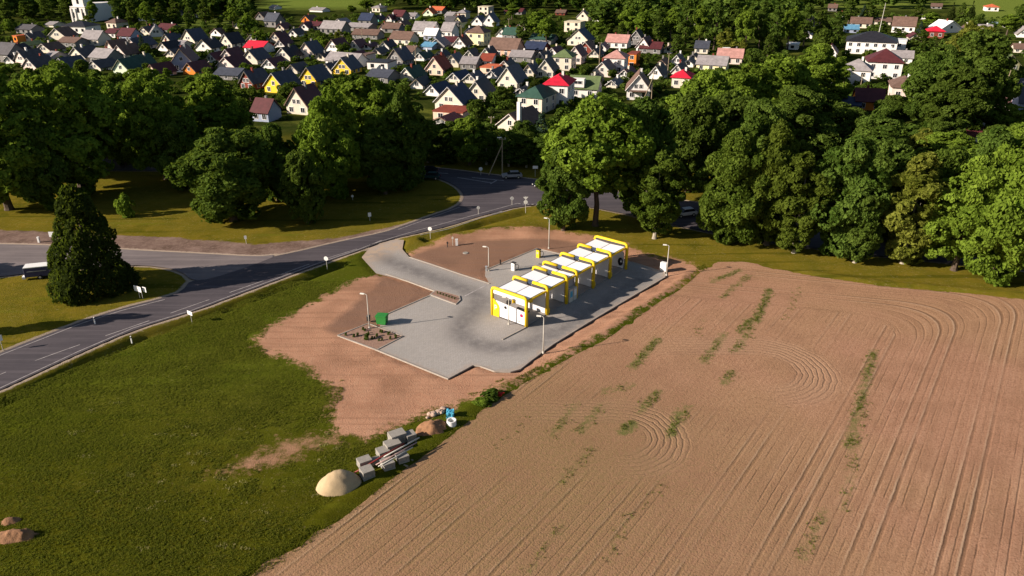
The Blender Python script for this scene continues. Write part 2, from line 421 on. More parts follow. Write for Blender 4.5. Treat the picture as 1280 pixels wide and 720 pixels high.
def m_lot():
    t = NT('concrete_paving')
    n1 = t.noise(.1, 5, .6); n2 = t.noise(.8, 5, .65)
    mp = t.n.new('ShaderNodeMapping'); mp.inputs['Rotation'].default_value = (0, 0, math.radians(-51.1))
    t.link(t.obj, mp.inputs[0])
    br = t.n.new('ShaderNodeTexBrick'); br.inputs['Scale'].default_value = 1.0; br.inputs['Mortar Size'].default_value = .012
    br.inputs['Brick Width'].default_value = .42; br.inputs['Row Height'].default_value = .21
    br.inputs['Color1'].default_value = (.33, .305, .285, 1); br.inputs['Color2'].default_value = (.385, .355, .33, 1); br.inputs['Mortar'].default_value = (.19, .17, .15, 1)
    t.link(mp.outputs[0], br.inputs['Vector'])
    c = t.mix(t.mapr(n1, .3, .7, 0, .6), br.outputs['Color'], (.27, .25, .225))
    c = t.mix(t.mapr(n2, .5, .75, 0, .4), c, (.38, .34, .30))
    w_ = t.math('MULTIPLY', t.attr('wear'), t.mapr(t.noise(.8, 6, .75), .32, .6, .45, 1))
    c = t.mix(w_, c, (.120, .110, .108))
    c = t.mix(t.math('MULTIPLY', t.attr('sand'), t.mapr(n2, .3, .55)), c, (.40, .30, .22))
    d = t.mapr(t.math('ADD', t.attr('edge'), t.math('MULTIPLY', t.math('SUBTRACT', n2, .5), 3.0)), .7, -.2, 0, .45)
    c = t.mix(d, c, (.36, .25, .17))
    t.bump(n2, .2, .02)
    return t.done(c, .8)
M_ground = m_ground(); M_field = m_field()
M_road = m_road('asphalt', (.052, .045, .052), (.074, .063, .069)); M_side = m_road('old_asphalt', (.125, .105, .108), (.165, .138, .134))
M_lot = m_lot()
M_kerb = plain('kerb_concrete', (.33, .29, .25)); M_line = plain('road_paint', (.34, .31, .30), var=.45, scale=1.5)
M_yellow = plain('yellow_paint', (.74, .50, .015), .5, .1); M_panel = plain('white_panel', (.68, .67, .68), .5, .04)
M_roofw = plain('white_roof_sheet', (.90, .90, .93), .5, .02); M_grey = plain('grey_metal', (.35, .35, .36), .5, .1)
M_dgrey = plain('bounce_shield_grey', (.10, .095, .09))  # for the plates added under the roof, dark to cut bounced light
M_black = plain('black_rubber', (.014, .014, .015), .7, .1); M_dark = plain('dark_steel', (.05, .045, .045), .5, .1)
M_zinc = plain('galvanised_steel', (.55, .52, .46), .45, .08); M_lamp = plain('lamp_glass', (.8, .78, .7), .3, .03)
M_red = plain('red_plastic', (.62, .01, .07), .4, .05); M_blue = plain('blue_plastic', (.08, .38, .55), .5, .1)
M_green = plain('green_plastic', (.03, .20, .04), .5, .1); M_white = plain('white_paint', (.8, .79, .77), .5, .05)
M_wood = plain('weathered_wood', (.30, .24, .16), .9, .25); M_conc = plain('concrete_block', (.27, .25, .22), .9, .18, 3, bump=.3)
M_navy = plain('navy_paint', (.05, .05, .12), .35, .15); M_glass = plain('dark_glass', (.02, .022, .026), .12, .1)
M_sand = plain('sand', (.43, .32, .19), .95, .12, 1.5, bump=.4); M_earth = plain('heaped_earth', (.24, .125, .065), .95, .3, 1.2, bump=.8)
M_stone = plain('stone', (.42, .30, .23), .9, .3, 2); M_bark = plain('bark', (.085, .062, .045), .95, .3, 3, bump=.6); M_palebark = plain('pale_bark', (.32, .28, .22), .9, .25, 3)
M_water = plain('pond_water', (.10, .14, .24), .08, .1)
M_rust = plain('red_pipe', (.22, .03, .025), .5, .2)
M_floor = plain('bay_floor', (.27, .25, .235), .7, .12)

# ---------------------------------------------------------------- ground sheets
def axis(lo, hi, step, far):
    a = list(np.arange(lo, hi+step, step)); s = step; x = a[-1]
    while x < far: s *= 1.12; x += s; a.append(x)
    s = step; x = a[0]; pre = []
    while x > -far: s *= 1.12; x -= s; pre.append(x)
    return np.array(pre[::-1]+a)
xs = axis(-95, 125, .6, 5500); ys = axis(30, 165, .6, 6500)
X, Y = np.meshgrid(xs, ys); P = np.c_[X.ravel(), Y.ravel()]
nx, ny = len(xs), len(ys)
idx = np.arange(nx*ny).reshape(ny, nx)
F = np.stack([idx[:-1,:-1], idx[:-1,1:], idx[1:,1:], idx[1:,:-1]], -1).reshape(-1, 4)
me = bpy.data.meshes.new('ground'); me.vertices.add(nx*ny); me.loops.add(F.size); me.polygons.add(len(F))
me.vertices.foreach_set('co', np.c_[P, ground_z(P)].astype(np.float32).ravel())
me.loops.foreach_set('vertex_index', F.ravel().astype(np.int32)); me.polygons.foreach_set('loop_start', (np.arange(len(F))*4).astype(np.int32))
me.polygons.foreach_set('use_smooth', np.ones(len(F), bool)); me.update(calc_edges=True); me.materials.append(M_ground)
o = bpy.data.objects.new('ground', me); COL.objects.link(o); tag(o, kind='structure')
set_attr(me, 'dull', np.clip(.15+(72-P[:, 1])/26, 0, 1)*(P[:, 1] < 100))
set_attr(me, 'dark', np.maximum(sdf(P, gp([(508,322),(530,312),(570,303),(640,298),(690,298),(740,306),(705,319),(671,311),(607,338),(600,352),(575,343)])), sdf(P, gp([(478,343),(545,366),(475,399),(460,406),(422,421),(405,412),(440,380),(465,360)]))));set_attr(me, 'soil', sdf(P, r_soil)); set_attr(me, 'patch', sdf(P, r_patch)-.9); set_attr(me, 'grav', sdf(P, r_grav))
dr = sdf(P, r_road); ds = sdf(P, r_side)
set_attr(me, 'verge', np.maximum(.65+dr, .65+ds)+.0)
ll = [np.array(p) for p in low_line]; a = ll[1]; b = ll[-1]; tt = (b-a)/np.linalg.norm(b-a)
sd = (P-a)@np.array([tt[1], -tt[0]])
ol = np.clip((-sd+2)/3, 0, 1)
ol = np.maximum(ol, np.clip((P[:, 1]-99)/4, 0, 1)*(P[:, 0] > -20)); ol = np.maximum(ol, np.clip((P[:, 0]-30)/6, 0, 1))
set_attr(me, 'olive', ol)
set_attr(me, 'town', np.clip((P[:, 1]-185)/15, 0, 1))
mw = np.full(len(P), -99.)
for q in MEADOW: mw = np.maximum(mw, sdf(P, q))
set_attr(me, 'meadow', np.clip(mw/6, 0, 1))

o = poly_sheet('road', r_road, .02, M_road); tag(o, kind='structure')
o = poly_sheet('side_road', r_side, .026, M_side); tag(o, kind='structure')
o = poly_sheet('pond', POND, -.3, M_water); o.name = 'pond'; tag(o, kind='structure')

TH = math.radians(55); TN = np.array([math.sin(TH), -math.cos(TH)]); BN = np.array([.233, .972])
u0 = np.array(G(1186, 551))@TN; b0 = np.array(G(1020, 357))@BN; bh = np.array(G(1000, 372))@BN
def smax(a, b, k=9.0):
    h = np.clip(.5+.5*(a-b)/k, 0, 1); return b*(1-h)+a*h+k*h*(1-h)
def rowc(P):
    u = P@TN-u0; b = P@BN-b0
    m = smax(u, b); m0 = smax(*(np.array([G(1093, 398)])@TN-u0, np.array([G(1093, 398)])@BN-b0))[0]
    return np.where(m > m0, m, u)
ARCS = [(np.array(G(955, 462)), 3.2, 9.0), (np.array(G(778, 546)), 2.2, 7.5), (np.array(G(600, 560)), 3, 6)]
def arcv(P, want):
    r_ = np.zeros(len(P)); m_ = np.zeros(len(P))
    for c, a, b in ARCS[:2]:
        d = P-c; r = np.hypot(d[:, 0], d[:, 1]*1.0); ang = np.arctan2(d[:, 1], d[:, 0])
        m = np.clip((r-a)/.6, 0, 1)*np.clip((b-r)/1.5, 0, 1)*np.clip((1.9-np.abs(ang+.05))/.9, 0, 1)
        # leading-in tracks on the far side
        lead = (d[:, 0] < 0)*(d[:, 1] > 0)*np.clip((d[:, 1]-a)/.6, 0, 1)*np.clip((b-d[:, 1])/1.5, 0, 1)*np.clip((14+d[:, 0])/8, 0, 1)
        rr = np.where((d[:, 0] < 0) & (d[:, 1] > 0), d[:, 1], r); m = np.maximum(m, lead*.8)
        r_ = np.where(m > m_, rr, r_); m_ = np.maximum(m_, m)
    return r_ if want else m_
def rowm(P):
    m = np.full(len(P), .9)
    for c, a, b in ARCS[:2]:
        d = P-c; dx = np.where(d[:, 0] < 0, np.maximum(0, -d[:, 0]-12), d[:, 0]); dy = d[:, 1]*1.15
        m = np.minimum(m, .12+.68*np.clip((np.hypot(dx, dy)-b+.5)/3.5, 0, 1))
    near = np.clip((60-P[:, 1])/4, 0, 1)
    m = m*(1-near)+near*np.where(P[:, 0] < 14, 1.9, 1.1)
    return m*np.clip((vnoise(P, .07, 15)-.15)*2.2, .35, 1)
WEED = [((790,460),(822,424),1.0),((880,452),(905,418),.9),((918,440),(940,408),.8),((890,352),(925,338),.9),((902,372),(935,345),.8),((945,402),(962,362),1.0),
 ((755,490),(790,482),.8),((838,545),(850,515),.95),((848,528),(860,508),.8),((780,540),(790,530),1.2),((1060,560),(1092,440),.9),((1055,640),(1080,500),.6),((690,545),(720,505),.7),((725,540),(750,510),.8),
 ((905,480),(915,465),.9),((800,515),(822,490),.9),((700,605),(740,560),.6),((870,420),(880,400),.5),((925,415),(938,400),1.0),((1000,700),(1030,640),.7),((655,430),(665,430),.1),
 ((980,400),(1000,360),.5),((790,650),(830,600),.4),((660,720),(700,660),.6),((760,700),(790,640),.5),((620,560),(660,520),.35)]
def weed(P):
    m = np.zeros(len(P))
    for a, b, s in WEED: m = np.maximum(m, s*np.exp(-(seg(P, gp([a, b]))/.9)**2))
    return m
olc = np.array(G(640, 600))
fb = lambda P: sdf(P, r_field)+(vnoise(P, .5, 7)-.5)*1.3+(vnoise(P, 1.6, 8)-.5)*.7
region_sheet('ploughed_field', fb, (-46, 108, 14, 112), .5, lambda P: .03+(vnoise(P, .15, 2)-.5)*.04+.0*P[:, 0], M_field,
  {'rowc': rowc, 'straight': rowm, 'arc': lambda P: arcv(P, 1), 'arcm': lambda P: arcv(P, 0), 'weed': weed,
   'ol': lambda P: np.clip(1.3-np.hypot(*(P-olc).T)/26, 0, 1)})
wearp = chaikin(gp([(470,318),(510,336),(560,353),(605,372),(588,392),(572,412),(590,430),(640,437),(690,420),(760,377),(800,350)]), False, 2)
wear2 = gp([(640,392),(690,420),(770,372),(805,345)])
region_sheet('paved_lot', lambda P: sdf(P, r_lot), (-24, 26, 74, 122), .4, lambda P: .05+0*P[:, 0], M_lot,
  {'wear': lambda P: np.maximum(.85*np.exp(-(seg(P, wearp)/1.9)**2), .55*np.exp(-(seg(P, wear2)/3.2)**2)), 'edge': lambda P: sdf(P, r_lot), 'sand': lambda P: np.exp(-(seg(P, gp([(455,322),(478,310),(503,306)]))/2.6)**2)})
def m_bed():
    t = NT('planter_soil'); n = t.noise(2.5, 5, .7); c = t.mix(t.mapr(n, .3, .7), (.30, .19, .14), (.22, .13, .095)); t.bump(n, .6, .1); return t.done(c, .95)
M_bed = m_bed()
o = poly_sheet('planting_bed', r_plant, .075, M_bed); tag(o, kind='structure')
o = poly_sheet('island_bed', r_isl, .16, M_bed); tag(o, kind='structure')
# kerbs
kerb(resample(gp([(422,420),(471,438),(560,474),(591,457),(600,458),(618,464.5),(638,465.5),(650,462),(664,451),(691,431),(733,405),(790,371),(831,347)]), 1.0))
kerb(resample(gp([(475,397),(537,370)]), 1)); kerb(gp([(422,420),(460,405),(504,421),(471,438)]))
kerb(gp([(512,322),(540,331),(575,343),(612,355)])); kerb(gp([(482,343),(510,352),(545,365)]))
kerb(gp([(607,338),(640,324),(671,311),(705,319)])); kerb(gp(ISL+[ISL[0]]), .2, -.05, .17); kerb(gp([(831,347),(831,341),(790,328)]))
kerb(gp([(628,425),(657,410)]), .2, 0, .16)
# markings
mb = MB()
cl = resample(chaikin(gp([(-60,493),(25,458),(88,435),(167,408),(232,385),(330,351),(395,327),(445,312),(500,294),(560,278),(600,267),(648,254)]), False, 2), .5)
acc = 0; cur = []
for i, p in enumerate(cl):
    acc += math.dist(cl[i-1], p) if i else 0
    on = (acc % 8.6) < 6.0 or p[0] > G(500, 294)[0]
    if on: cur.append(p)
    if (not on or i == len(cl)-1) and len(cur) > 1: strip(mb, cur, .14, .034); cur = []
    elif not on: cur = []
strip(mb, resample(offset_line(low_line, .45), 2), .15, .034)
strip(mb, resample(offset_line(gp([(205,373),(150,387),(100,403),(0,442),(-60,468),(-160,513)]), .5), 2), .15, .034)
strip(mb, resample(gp([(640,262),(600,273),(560,286.5),(525,294)]), 1), .14, .034)
strip(mb, resample(gp([(498,287),(545,270),(575,259)]), 1), .12, .034)
strip(mb, resample(gp([(500,213),(520,214.5)]), 1), .3, .034); strip(mb, resample(gp([(528,215),(560,217)]), 1), .3, .034)
strip(mb, resample(gp([(572,222),(616,229)]), 1), .3, .034); strip(mb, resample(gp([(590,222),(630,226)]), 1), .3, .034); strip(mb, resample(gp([(622,225),(613,230)]), 1), .3, .034)
strip(mb, resample(gp([(614,268),(628,264)]), 1), .25, .034)
for i in range(7): strip(mb, gp([(648+i*5.5, 254.8+i*.25), (650.5+i*5.5, 254.9+i*.25)]), .4, .034)
tag(mb.build('road_markings', M_line), kind='structure')
mb = MB(); strip(mb, gp([(608,356.5),(580,371)]), .22, .056); tag(mb.build('lot_marking', M_line), kind='structure')

# ---------------------------------------------------------------- foliage
def m_leaf(name, dark, light, warm=(.16, .13, .02)):
    t = NT(name)
    oi = t.n.new('ShaderNodeObjectInfo')
    f = t.attr('tint')
    c = t.mix(f, dark, light)
    c = t.mix(t.mapr(oi.outputs['Random'], 0, 1, 0, .22), c, warm)
    c = t.mix(t.mapr(oi.outputs['Random'], .5, 1, 0, .25), c, dark)
    d = t.n.new('ShaderNodeBsdfDiffuse'); tr = t.n.new('ShaderNodeBsdfTranslucent'); mx = t.n.new('ShaderNodeMixShader')
    t.link(c, d.inputs[0]); c2 = t.mix(.5, c, (.15, .21, .014)); t.link(c2, tr.inputs[0]); mx.inputs[0].default_value = .38
    t.link(d.outputs[0], mx.inputs[1]); t.link(tr.outputs[0], mx.inputs[2])
    out = t.n['Material Output']; t.link(mx.outputs[0], out.inputs[0]); return t.m
L_lime = m_leaf('lime_leaves', (.070, .125, .011), (.215, .315, .038), (.16, .18, .03)); L_dark = m_leaf('maple_leaves', (.034, .068, .009), (.120, .185, .032), (.09, .07, .010))
L_olive = m_leaf('olive_leaves', (.032, .062, .007), (.120, .175, .026)); L_con = m_leaf('conifer_needles', (.014, .028, .006), (.046, .064, .014), (.05, .045, .01))
L_gold = m_leaf('golden_leaves', (.070, .090, .010), (.215, .235, .040)); L_blue = m_leaf('blue_needles', (.02, .04, .03), (.05, .085, .06), (.05, .07, .05))

def leaf_mesh(name, lobes, n, size, seed, mat, up=.15, rnd=1.25, skirt=None, asp=1.6, gt=.88):
    rs = np.random.RandomState(seed); lob = np.array([l[:4] for l in lobes]); sq = np.array([l[4] if len(l) > 4 else 1. for l in lobes])
    wt = lob[:, 3]**2; k = rs.choice(len(lob), n, p=wt/wt.sum())
    d = rs.normal(size=(n, 3)); d /= np.linalg.norm(d, axis=1)[:, None]
    rad = lob[k, 3]*rs.uniform(.82, 1.08, n)
    off = d*rad[:, None]; off[:, 2] *= sq[k]
    p = lob[k, :3]+off
    gap = vnoise(p[:, :2]*1.0+p[:, 2:]*.73+seed, 1.1/(size*2.2), seed)+vnoise(p[:, 1:]*1.0+seed, 1.0/(size*2.2), seed+1)
    keep = gap > gt
    for j in range(len(lob)):
        q = p-lob[j, :3]; q[:, 2] /= sq[j]
        keep &= ~((np.linalg.norm(q, axis=1) < lob[j, 3]*.78) & (k != j))
    keep &= p[:, 2] > .15
    p += d*((vnoise(p[:, :2]+p[:, 2:]*.5, .9/(size*3), seed+2)-.4)*size*2.2)[:, None]
    p, d, k = p[keep], d[keep], k[keep]; n = len(p)
    nr = d+rs.normal(size=(n, 3))*rnd*.6; nr[:, 2] += up; nr /= np.linalg.norm(nr, axis=1)[:, None]
    t = np.cross(nr, rs.normal(size=(n, 3))); t /= np.linalg.norm(t, axis=1)[:, None]; b = np.cross(nr, t)
    s = size*rs.uniform(.6, 1.35, n)[:, None]
    bend = nr*s*rs.uniform(-.25, .1, n)[:, None]
    V = np.stack([p-t*s*asp/2+bend, p-b*s/2, p+t*s*asp/2+bend, p+b*s/2], 1).reshape(-1, 3)
    me = bpy.data.meshes.new(name); me.vertices.add(4*n); me.loops.add(4*n); me.polygons.add(n)
    me.vertices.foreach_set('co', V.astype(np.float32).ravel()); me.loops.foreach_set('vertex_index', np.arange(4*n, dtype=np.int32))
    me.polygons.foreach_set('loop_start', (np.arange(n)*4).astype(np.int32)); me.update(calc_edges=True)
    lt = rs.rand(len(lob)); f = np.clip(.55*lt[k]+.45*rs.rand(n)+rs.normal(size=n)*.1, 0, 1)
    set_attr(me, 'tint', np.repeat(f, 4)); me.materials.append(mat); return me

def broad_lobes(R, H0, H1, n, seed, r=(.24, .40), taper=.5):
    rs = np.random.RandomState(seed); L = []
    cz = (H0+H1)/2; hz = (H1-H0)/2
    for i in range(3): L.append((rs.uniform(-.12, .12)*R, rs.uniform(-.12, .12)*R, cz+hz*(-.4+.4*i), R*.5, 1.0))
    for i in range(n):
        d = rs.normal(size=3); d /= np.linalg.norm(d); rr = R*rs.uniform(*r); q = rs.uniform(.70, 1.16)
        z = d[2]*(hz-rr*.6)*q; prof = 1-taper*max(0, z/hz)**2-.12*max(0, -z/hz)
        L.append((d[0]*(R-rr*.75)*q*prof, d[1]*(R-rr*.75)*q*prof, cz+z, rr, rs.uniform(.7, 1.0)))
    return L
def cone_lobes(R, H0, H1, n, seed, p=1.0):
    rs = np.random.RandomState(seed); L = []
    for i in range(n):
        t = rs.rand()**1.15; z = H0+(H1-H0)*t; w_ = R*(1-t)**p; a = rs.uniform(0, 2*math.pi); rr = max(.3, w_*.42+.25)
        L.append((math.cos(a)*max(0, w_-rr*.7), math.sin(a)*max(0, w_-rr*.7), z, rr, .8))
    for i in range(8):
        t = i/8; L.append((0, 0, H0+(H1-H0)*t, max(.3, R*(1-t)**p*.6), 1.2))
    return L
def trunk_mesh(name, h, r, top, seed, mat, limbs=6, spread=3.0):
    rs = random.Random(seed); m = MB()
    m.tube([(0,0,-.3),(0,0,.3),(rs.uniform(-.1,.1),rs.uniform(-.1,.1),h*.5),(rs.uniform(-.3,.3),rs.uniform(-.3,.3),h),(0,0,top)], [r*1.6,r*1.1,r*.9,r*.7,r*.15], 8)
    for i in range(limbs):
        a = 2*math.pi*i/limbs+rs.uniform(-.4,.4); z = h*rs.uniform(.75,1.25)
        m.tube([(0,0,z),(math.cos(a)*spread*.5,math.sin(a)*spread*.5,z+(top-z)*.35),(math.cos(a)*spread,math.sin(a)*spread,z+(top-z)*rs.uniform(.5,.8))],[r*.45,r*.3,r*.08],6)
    o = m.build(name, mat); me = o.data; bpy.data.objects.remove(o); return me
class Proto: pass
def proto(name, H, R, crown, trunk):
    p = Proto(); p.name = name; p.H = H; p.R = R; p.crown = crown; p.trunk = trunk; return p
PR = {}
# nominal 16 m broad trees, crown radius 5.6
for i, (mat, nm) in enumerate(((L_lime, 'lime_tree'), (L_lime, 'lime_tree'), (L_lime, 'lime_tree'), (L_dark, 'maple_tree'), (L_dark, 'maple_tree'), (L_dark, 'maple_tree'), (L_olive, 'linden_tree'), (L_olive, 'linden_tree'), (L_gold, 'golden_tree'))):
    lob = broad_lobes(5.6, .3 if i > 2 else .9, 16, 70, 100+i, (.15, .32))
    PR['b%d' % i] = proto(nm, 16.3, 5.6, leaf_mesh('crown', lob, 78000, .34, 200+i, mat), trunk_mesh('trunk', 4, .42, 12, i, M_bark))
for i, (mat, nm) in enumerate(((L_olive, 'linden_tree'), (L_gold, 'golden_tree'), (L_dark, 'maple_tree'))):
    lob = broad_lobes(3.3, .9, 14, 56, 150+i, (.18, .36), .35)
    PR['n%d' % i] = proto(nm, 14.4, 3.3, leaf_mesh('crown', lob, 52000, .30, 250+i, mat), trunk_mesh('trunk', 3, .26, 11, 20+i, M_palebark, 4, 1.6))
lob = broad_lobes(5.6, 5.2, 16, 50, 177, (.16, .34))
PR['bt'] = proto('lime_tree', 16.3, 5.6, leaf_mesh('crown', lob, 60000, .34, 277, L_lime), trunk_mesh('trunk', 6, .33, 13, 77, M_bark, 7, 3.4))
PR['con'] = proto('conifer_tree', 14.6, 5.4, leaf_mesh('crown', cone_lobes(5.5, .9, 14, 90, 5, .62), 70000, .34, 6, L_con, .0, .9, gt=.66), trunk_mesh('trunk', 4, .4, 12, 30, M_bark, 3, 1))
# small light meshes for the town
for i, (mat, nm) in enumerate(((L_lime, 'garden_tree'), (L_dark, 'garden_tree'), (L_olive, 'garden_tree'), (L_dark, 'garden_tree'), (L_gold, 'garden_tree'))):
    lob = broad_lobes(3.2, 1.0, 7.6, 18, 300+i)
    PR['t%d' % i] = proto(nm, 7.8, 3.2, leaf_mesh('crown', lob, 9000, .42, 350+i, mat), trunk_mesh('trunk', 1.8, .2, 5.5, 40+i, M_bark, 4, 1.5))
for i, (mat, nm) in enumerate(((L_con, 'spruce_tree'), (L_blue, 'blue_spruce'))):
    PR['s%d' % i] = proto(nm, 10.4, 2.4, leaf_mesh('crown', cone_lobes(2.5, .5, 10, 44, 60+i, .95), 8000, .34, 70+i, mat, 0, .9), trunk_mesh('trunk', 2, .18, 9, 50+i, M_bark, 2, .5))
for i, mat in enumerate((L_dark, L_lime)):
    lob = broad_lobes(4.2, 3.0, 20, 26, 400+i, (.2, .34), .75)
    PR['w%d' % i] = proto('tall_tree', 20.4, 4.2, leaf_mesh('crown', lob, 12000, .55, 450+i, mat), trunk_mesh('trunk', 5, .35, 16, 60+i, M_bark, 4, 2))
for i, mat in enumerate((L_dark, L_lime)):
    lob = broad_lobes(1.5, .1, 2.3, 9, 500+i)
    PR['h%d' % i] = proto('bush', 2.4, 1.5, leaf_mesh('foliage', lob, 3500, .24, 550+i, mat), None)

TREES = []
def tree(kind, px, base, top, hw, label, cat='tree', group=None, name=None, rot=None):
    """px/base: foot of the trunk in the photo; top: crown top; hw: crown half width (photo px)"""
    p = PR[kind]; x, y = G(px, base)
    # real height such that the crown top is seen at row 'top'
    v = (top-360)/960; dz = y*(SP+v*CP)/(CP-v*SP); h = HC-dz
    zc = y*CP+HC*SP; r = hw/960*zc
    h = max(.6, h)
    s = Vector((r/p.R, r/p.R, h/p.H)); rot = random.uniform(0, 6.28) if rot is None else rot
    if p.trunk:
        e = empty(name or p.name, (x, y, 0), rot); e.scale = s
        for nm, me_ in (('crown', p.crown), ('trunk', p.trunk)):
            c = bpy.data.objects.new(nm, me_); COL.objects.link(c); c.parent = e
    else:
        e = bpy.data.objects.new(name or p.name, p.crown); COL.objects.link(e); e.location = (x, y, 0); e.rotation_euler = (0, 0, rot); e.scale = s
    tag(e, label, cat, group); TREES.append((px, base, top, hw)); return e
random.seed(11)
FT = 'roadside trees left of the junction'; RT = 'belt of trees along the ploughed field'
T = [
 ('b0',12,262,92,62,'broad green tree at the far left edge, trunk showing above the pale verge',FT),
 ('b1',58,222,104,44,'green tree just behind the dense conifer, second from the left edge',FT),
 ('b1',104,242,80,60,'tallest bright green tree, directly behind the dense conifer',FT),
 ('b1',158,206,112,36,'narrow green tree behind the small round bush',FT),
 ('b2',208,224,90,42,'bright green tree with uneven lobed crown above the dark gap, left of centre row',FT),
 ('b4',180,192,124,36,'shaded dark tree in the gap behind the small round bush',FT),
 ('b0',274,204,96,44,'bright green tree right behind the standalone two-trunk tree',FT),
 ('b3',324,232,158,30,'dark shaded tree hidden right of the bright lobed trees',FT),
 ('b5',292,276,158,58,'full olive green tree standing alone at the grass edge on two short trunks',FT),
 ('b4',348,250,158,30,'very dark tree right of the standalone full tree',FT),
 ('b1',418,247,112,38,'bright green tree below the white gabled house',FT),
 ('b5',385,279,185,26,'narrow shrubby tree reaching down to the dark grass by the road',FT),
 ('b2',464,226,98,48,'largest rounded tree left of the two dark cars',FT),
 ('b2',440,206,100,40,'light green topped tree under the slate roofed shed house',FT),
 ('b3',506,234,114,38,'dark tree nearest the two dark cars',FT),
 ('h1',160,271,243,12,'small round light green bush on the dark lawn',None),
 ('b4',22,205,104,48,'shaded dark tree behind the far left trees',FT),
 ('b4',62,262,160,30,'low shaded tree between the far left trees and the tallest bright tree',FT),
 ('b4',236,236,150,32,'dark shaded tree left of the standalone two-trunk tree',FT),
 ('b2',134,196,100,40,'back tree just right of the tallest bright tree',FT),
 ('b4',400,236,150,30,'low dark tree under the bright tree below the white gabled house',FT),
 ('b3',482,242,150,30,'low dark tree on the lawn edge right of the largest dark tree',FT),
 ('con',119,362,224,43,'big dense dark conifer standing on the grass triangle beside the road',None),
 ('bt',744,282,128,62,'bright leaning tree with thick bare dark trunk beside the car wash',RT),
 ('b4',704,288,186,33,'rounded darker small tree left of the thick bare trunk',RT),
 ('b4',799,272,128,42,'large shaded dark tree between thick trunk and slim pale trunk',RT),
 ('n0',818,298,180,32,'slender tree with slim pale bare trunk beside the car wash',RT),
 ('b5',860,240,112,42,'dark green tree behind the slender pale-trunked tree',RT),
 ('b5',906,222,112,46,'rounded rich green tree near the middle of the belt, back row',RT),
 ('b4',936,268,130,46,'tall dark tree in the middle of the belt, second row',RT),
 ('b6',912,303,168,46,'full olive tree reaching the ground at the field corner',RT),
 ('b7',958,306,160,42,'dusky olive tree just left of the narrow upright tree',RT),
 ('n0',992,316,178,34,'narrow upright olive tree with hanging leaf clumps on the field edge',RT),
 ('b4',1045,318,176,46,'dark shaded tree between the narrow upright tree and the golden tree',RT),
 ('n2',1068,328,228,26,'low dark tree at the field edge left of the golden tree',RT),
 ('n1',1128,329,186,38,'golden green upright tree, palest in the front of the belt',RT),
 ('b4',1095,295,180,40,'dark tree right behind the golden tree',RT),
 ('b0',1192,338,200,48,'lobed bright green tree next right of the golden tree',RT),
 ('b1',1242,350,172,54,'large bright green tree near the right edge above the field',RT),
 ('b2',1285,356,160,48,'bright green tree cut by the right edge',RT),
 ('b6',1165,315,190,40,'olive tree behind the gap right of the golden tree',RT),
 ('b4',1215,300,165,44,'dark tree behind the large bright tree at right',RT),
 ('b0',872,212,92,46,'pale green back tree left of the pink roofed complex',RT),
 ('b1',920,180,82,50,'pale green back tree just below the pink roofed complex',RT),
 ('b2',966,158,70,44,'tall pale green back tree right of the pink roofed complex',RT),
 ('b0',1014,142,58,38,'tallest pale green back tree left of the white gabled villa',RT),
 ('b4',985,215,112,50,'dark tree in the centre of the belt below the tallest pale tree',RT),
 ('b5',1042,200,128,42,'dark green tree in front of the cream house with green hipped roof',RT),
 ('b4',1085,225,148,44,'dark tree below the orange house with maroon roof',RT),
 ('b3',1160,158,56,36,'left part of the massive dark tree group right of the brown roof',RT),
 ('b4',1205,158,42,44,'tallest massive dark tree right of the brown roof',RT),
 ('b3',1185,170,80,40,'lower front tree of the massive dark group',RT),
 ('b8',1205,100,27,28,'yellowish pale tree behind the massive dark tree group',None),
 ('b5',1150,190,160,24,'small rounded tree in the shady yard right of the maroon roof',None),
 ('b2',1178,215,165,34,'green tree behind the belt below the leaning pole',RT),
 ('b0',1235,225,175,40,'green tree just below the brown shed roof',RT),
 ('b1',1275,230,150,40,'bright tree at the right edge behind the belt',RT),
 ('b2',1255,165,130,22,'round tree right of the brown shed roof',None),
 ('b5',1112,150,118,18,'dark small tree in front of the orange house',None),
 ('b0',587,206,148,24,'light green tree left of the braced pole',None),
 ('n2',560,203,150,18,'dark narrow tree behind the road, left of the light green tree',None),
 ('n2',535,203,158,18,'dark narrow tree behind the two dark cars',None),
 ('n2',608,206,152,18,'dark narrow tree behind the leaning brace of the pole',None),
 ('n2',636,208,162,18,'dark hedge-like tree right behind the braced pole',None),
 ('n2',658,209,164,16,'dark hedge-like tree behind the silver car',None),
 ('n2',680,211,166,16,'dark hedge-like tree right of the silver car',None),
 ('s1',677,186,138,15,'blue-green spruce in front of the red hipped villa',None),
 ('b5',655,196,150,20,'dark garden tree under the modern white and brown house',None),
]
for k, px, ba, tp, hw, lab, g in T: tree(k, px, ba, tp, hw, lab, 'bush' if k[0] == 'h' else 'tree', g)
# trees standing outside the left edge whose long shadows reach into the picture
tree('n2', -66, 423, 325, 15, 'slim tree outside the left edge throwing a long shadow over the road', 'tree')
tree('b4', -125, 352, 288, 34, 'round tree outside the left edge shading the side road', 'tree')

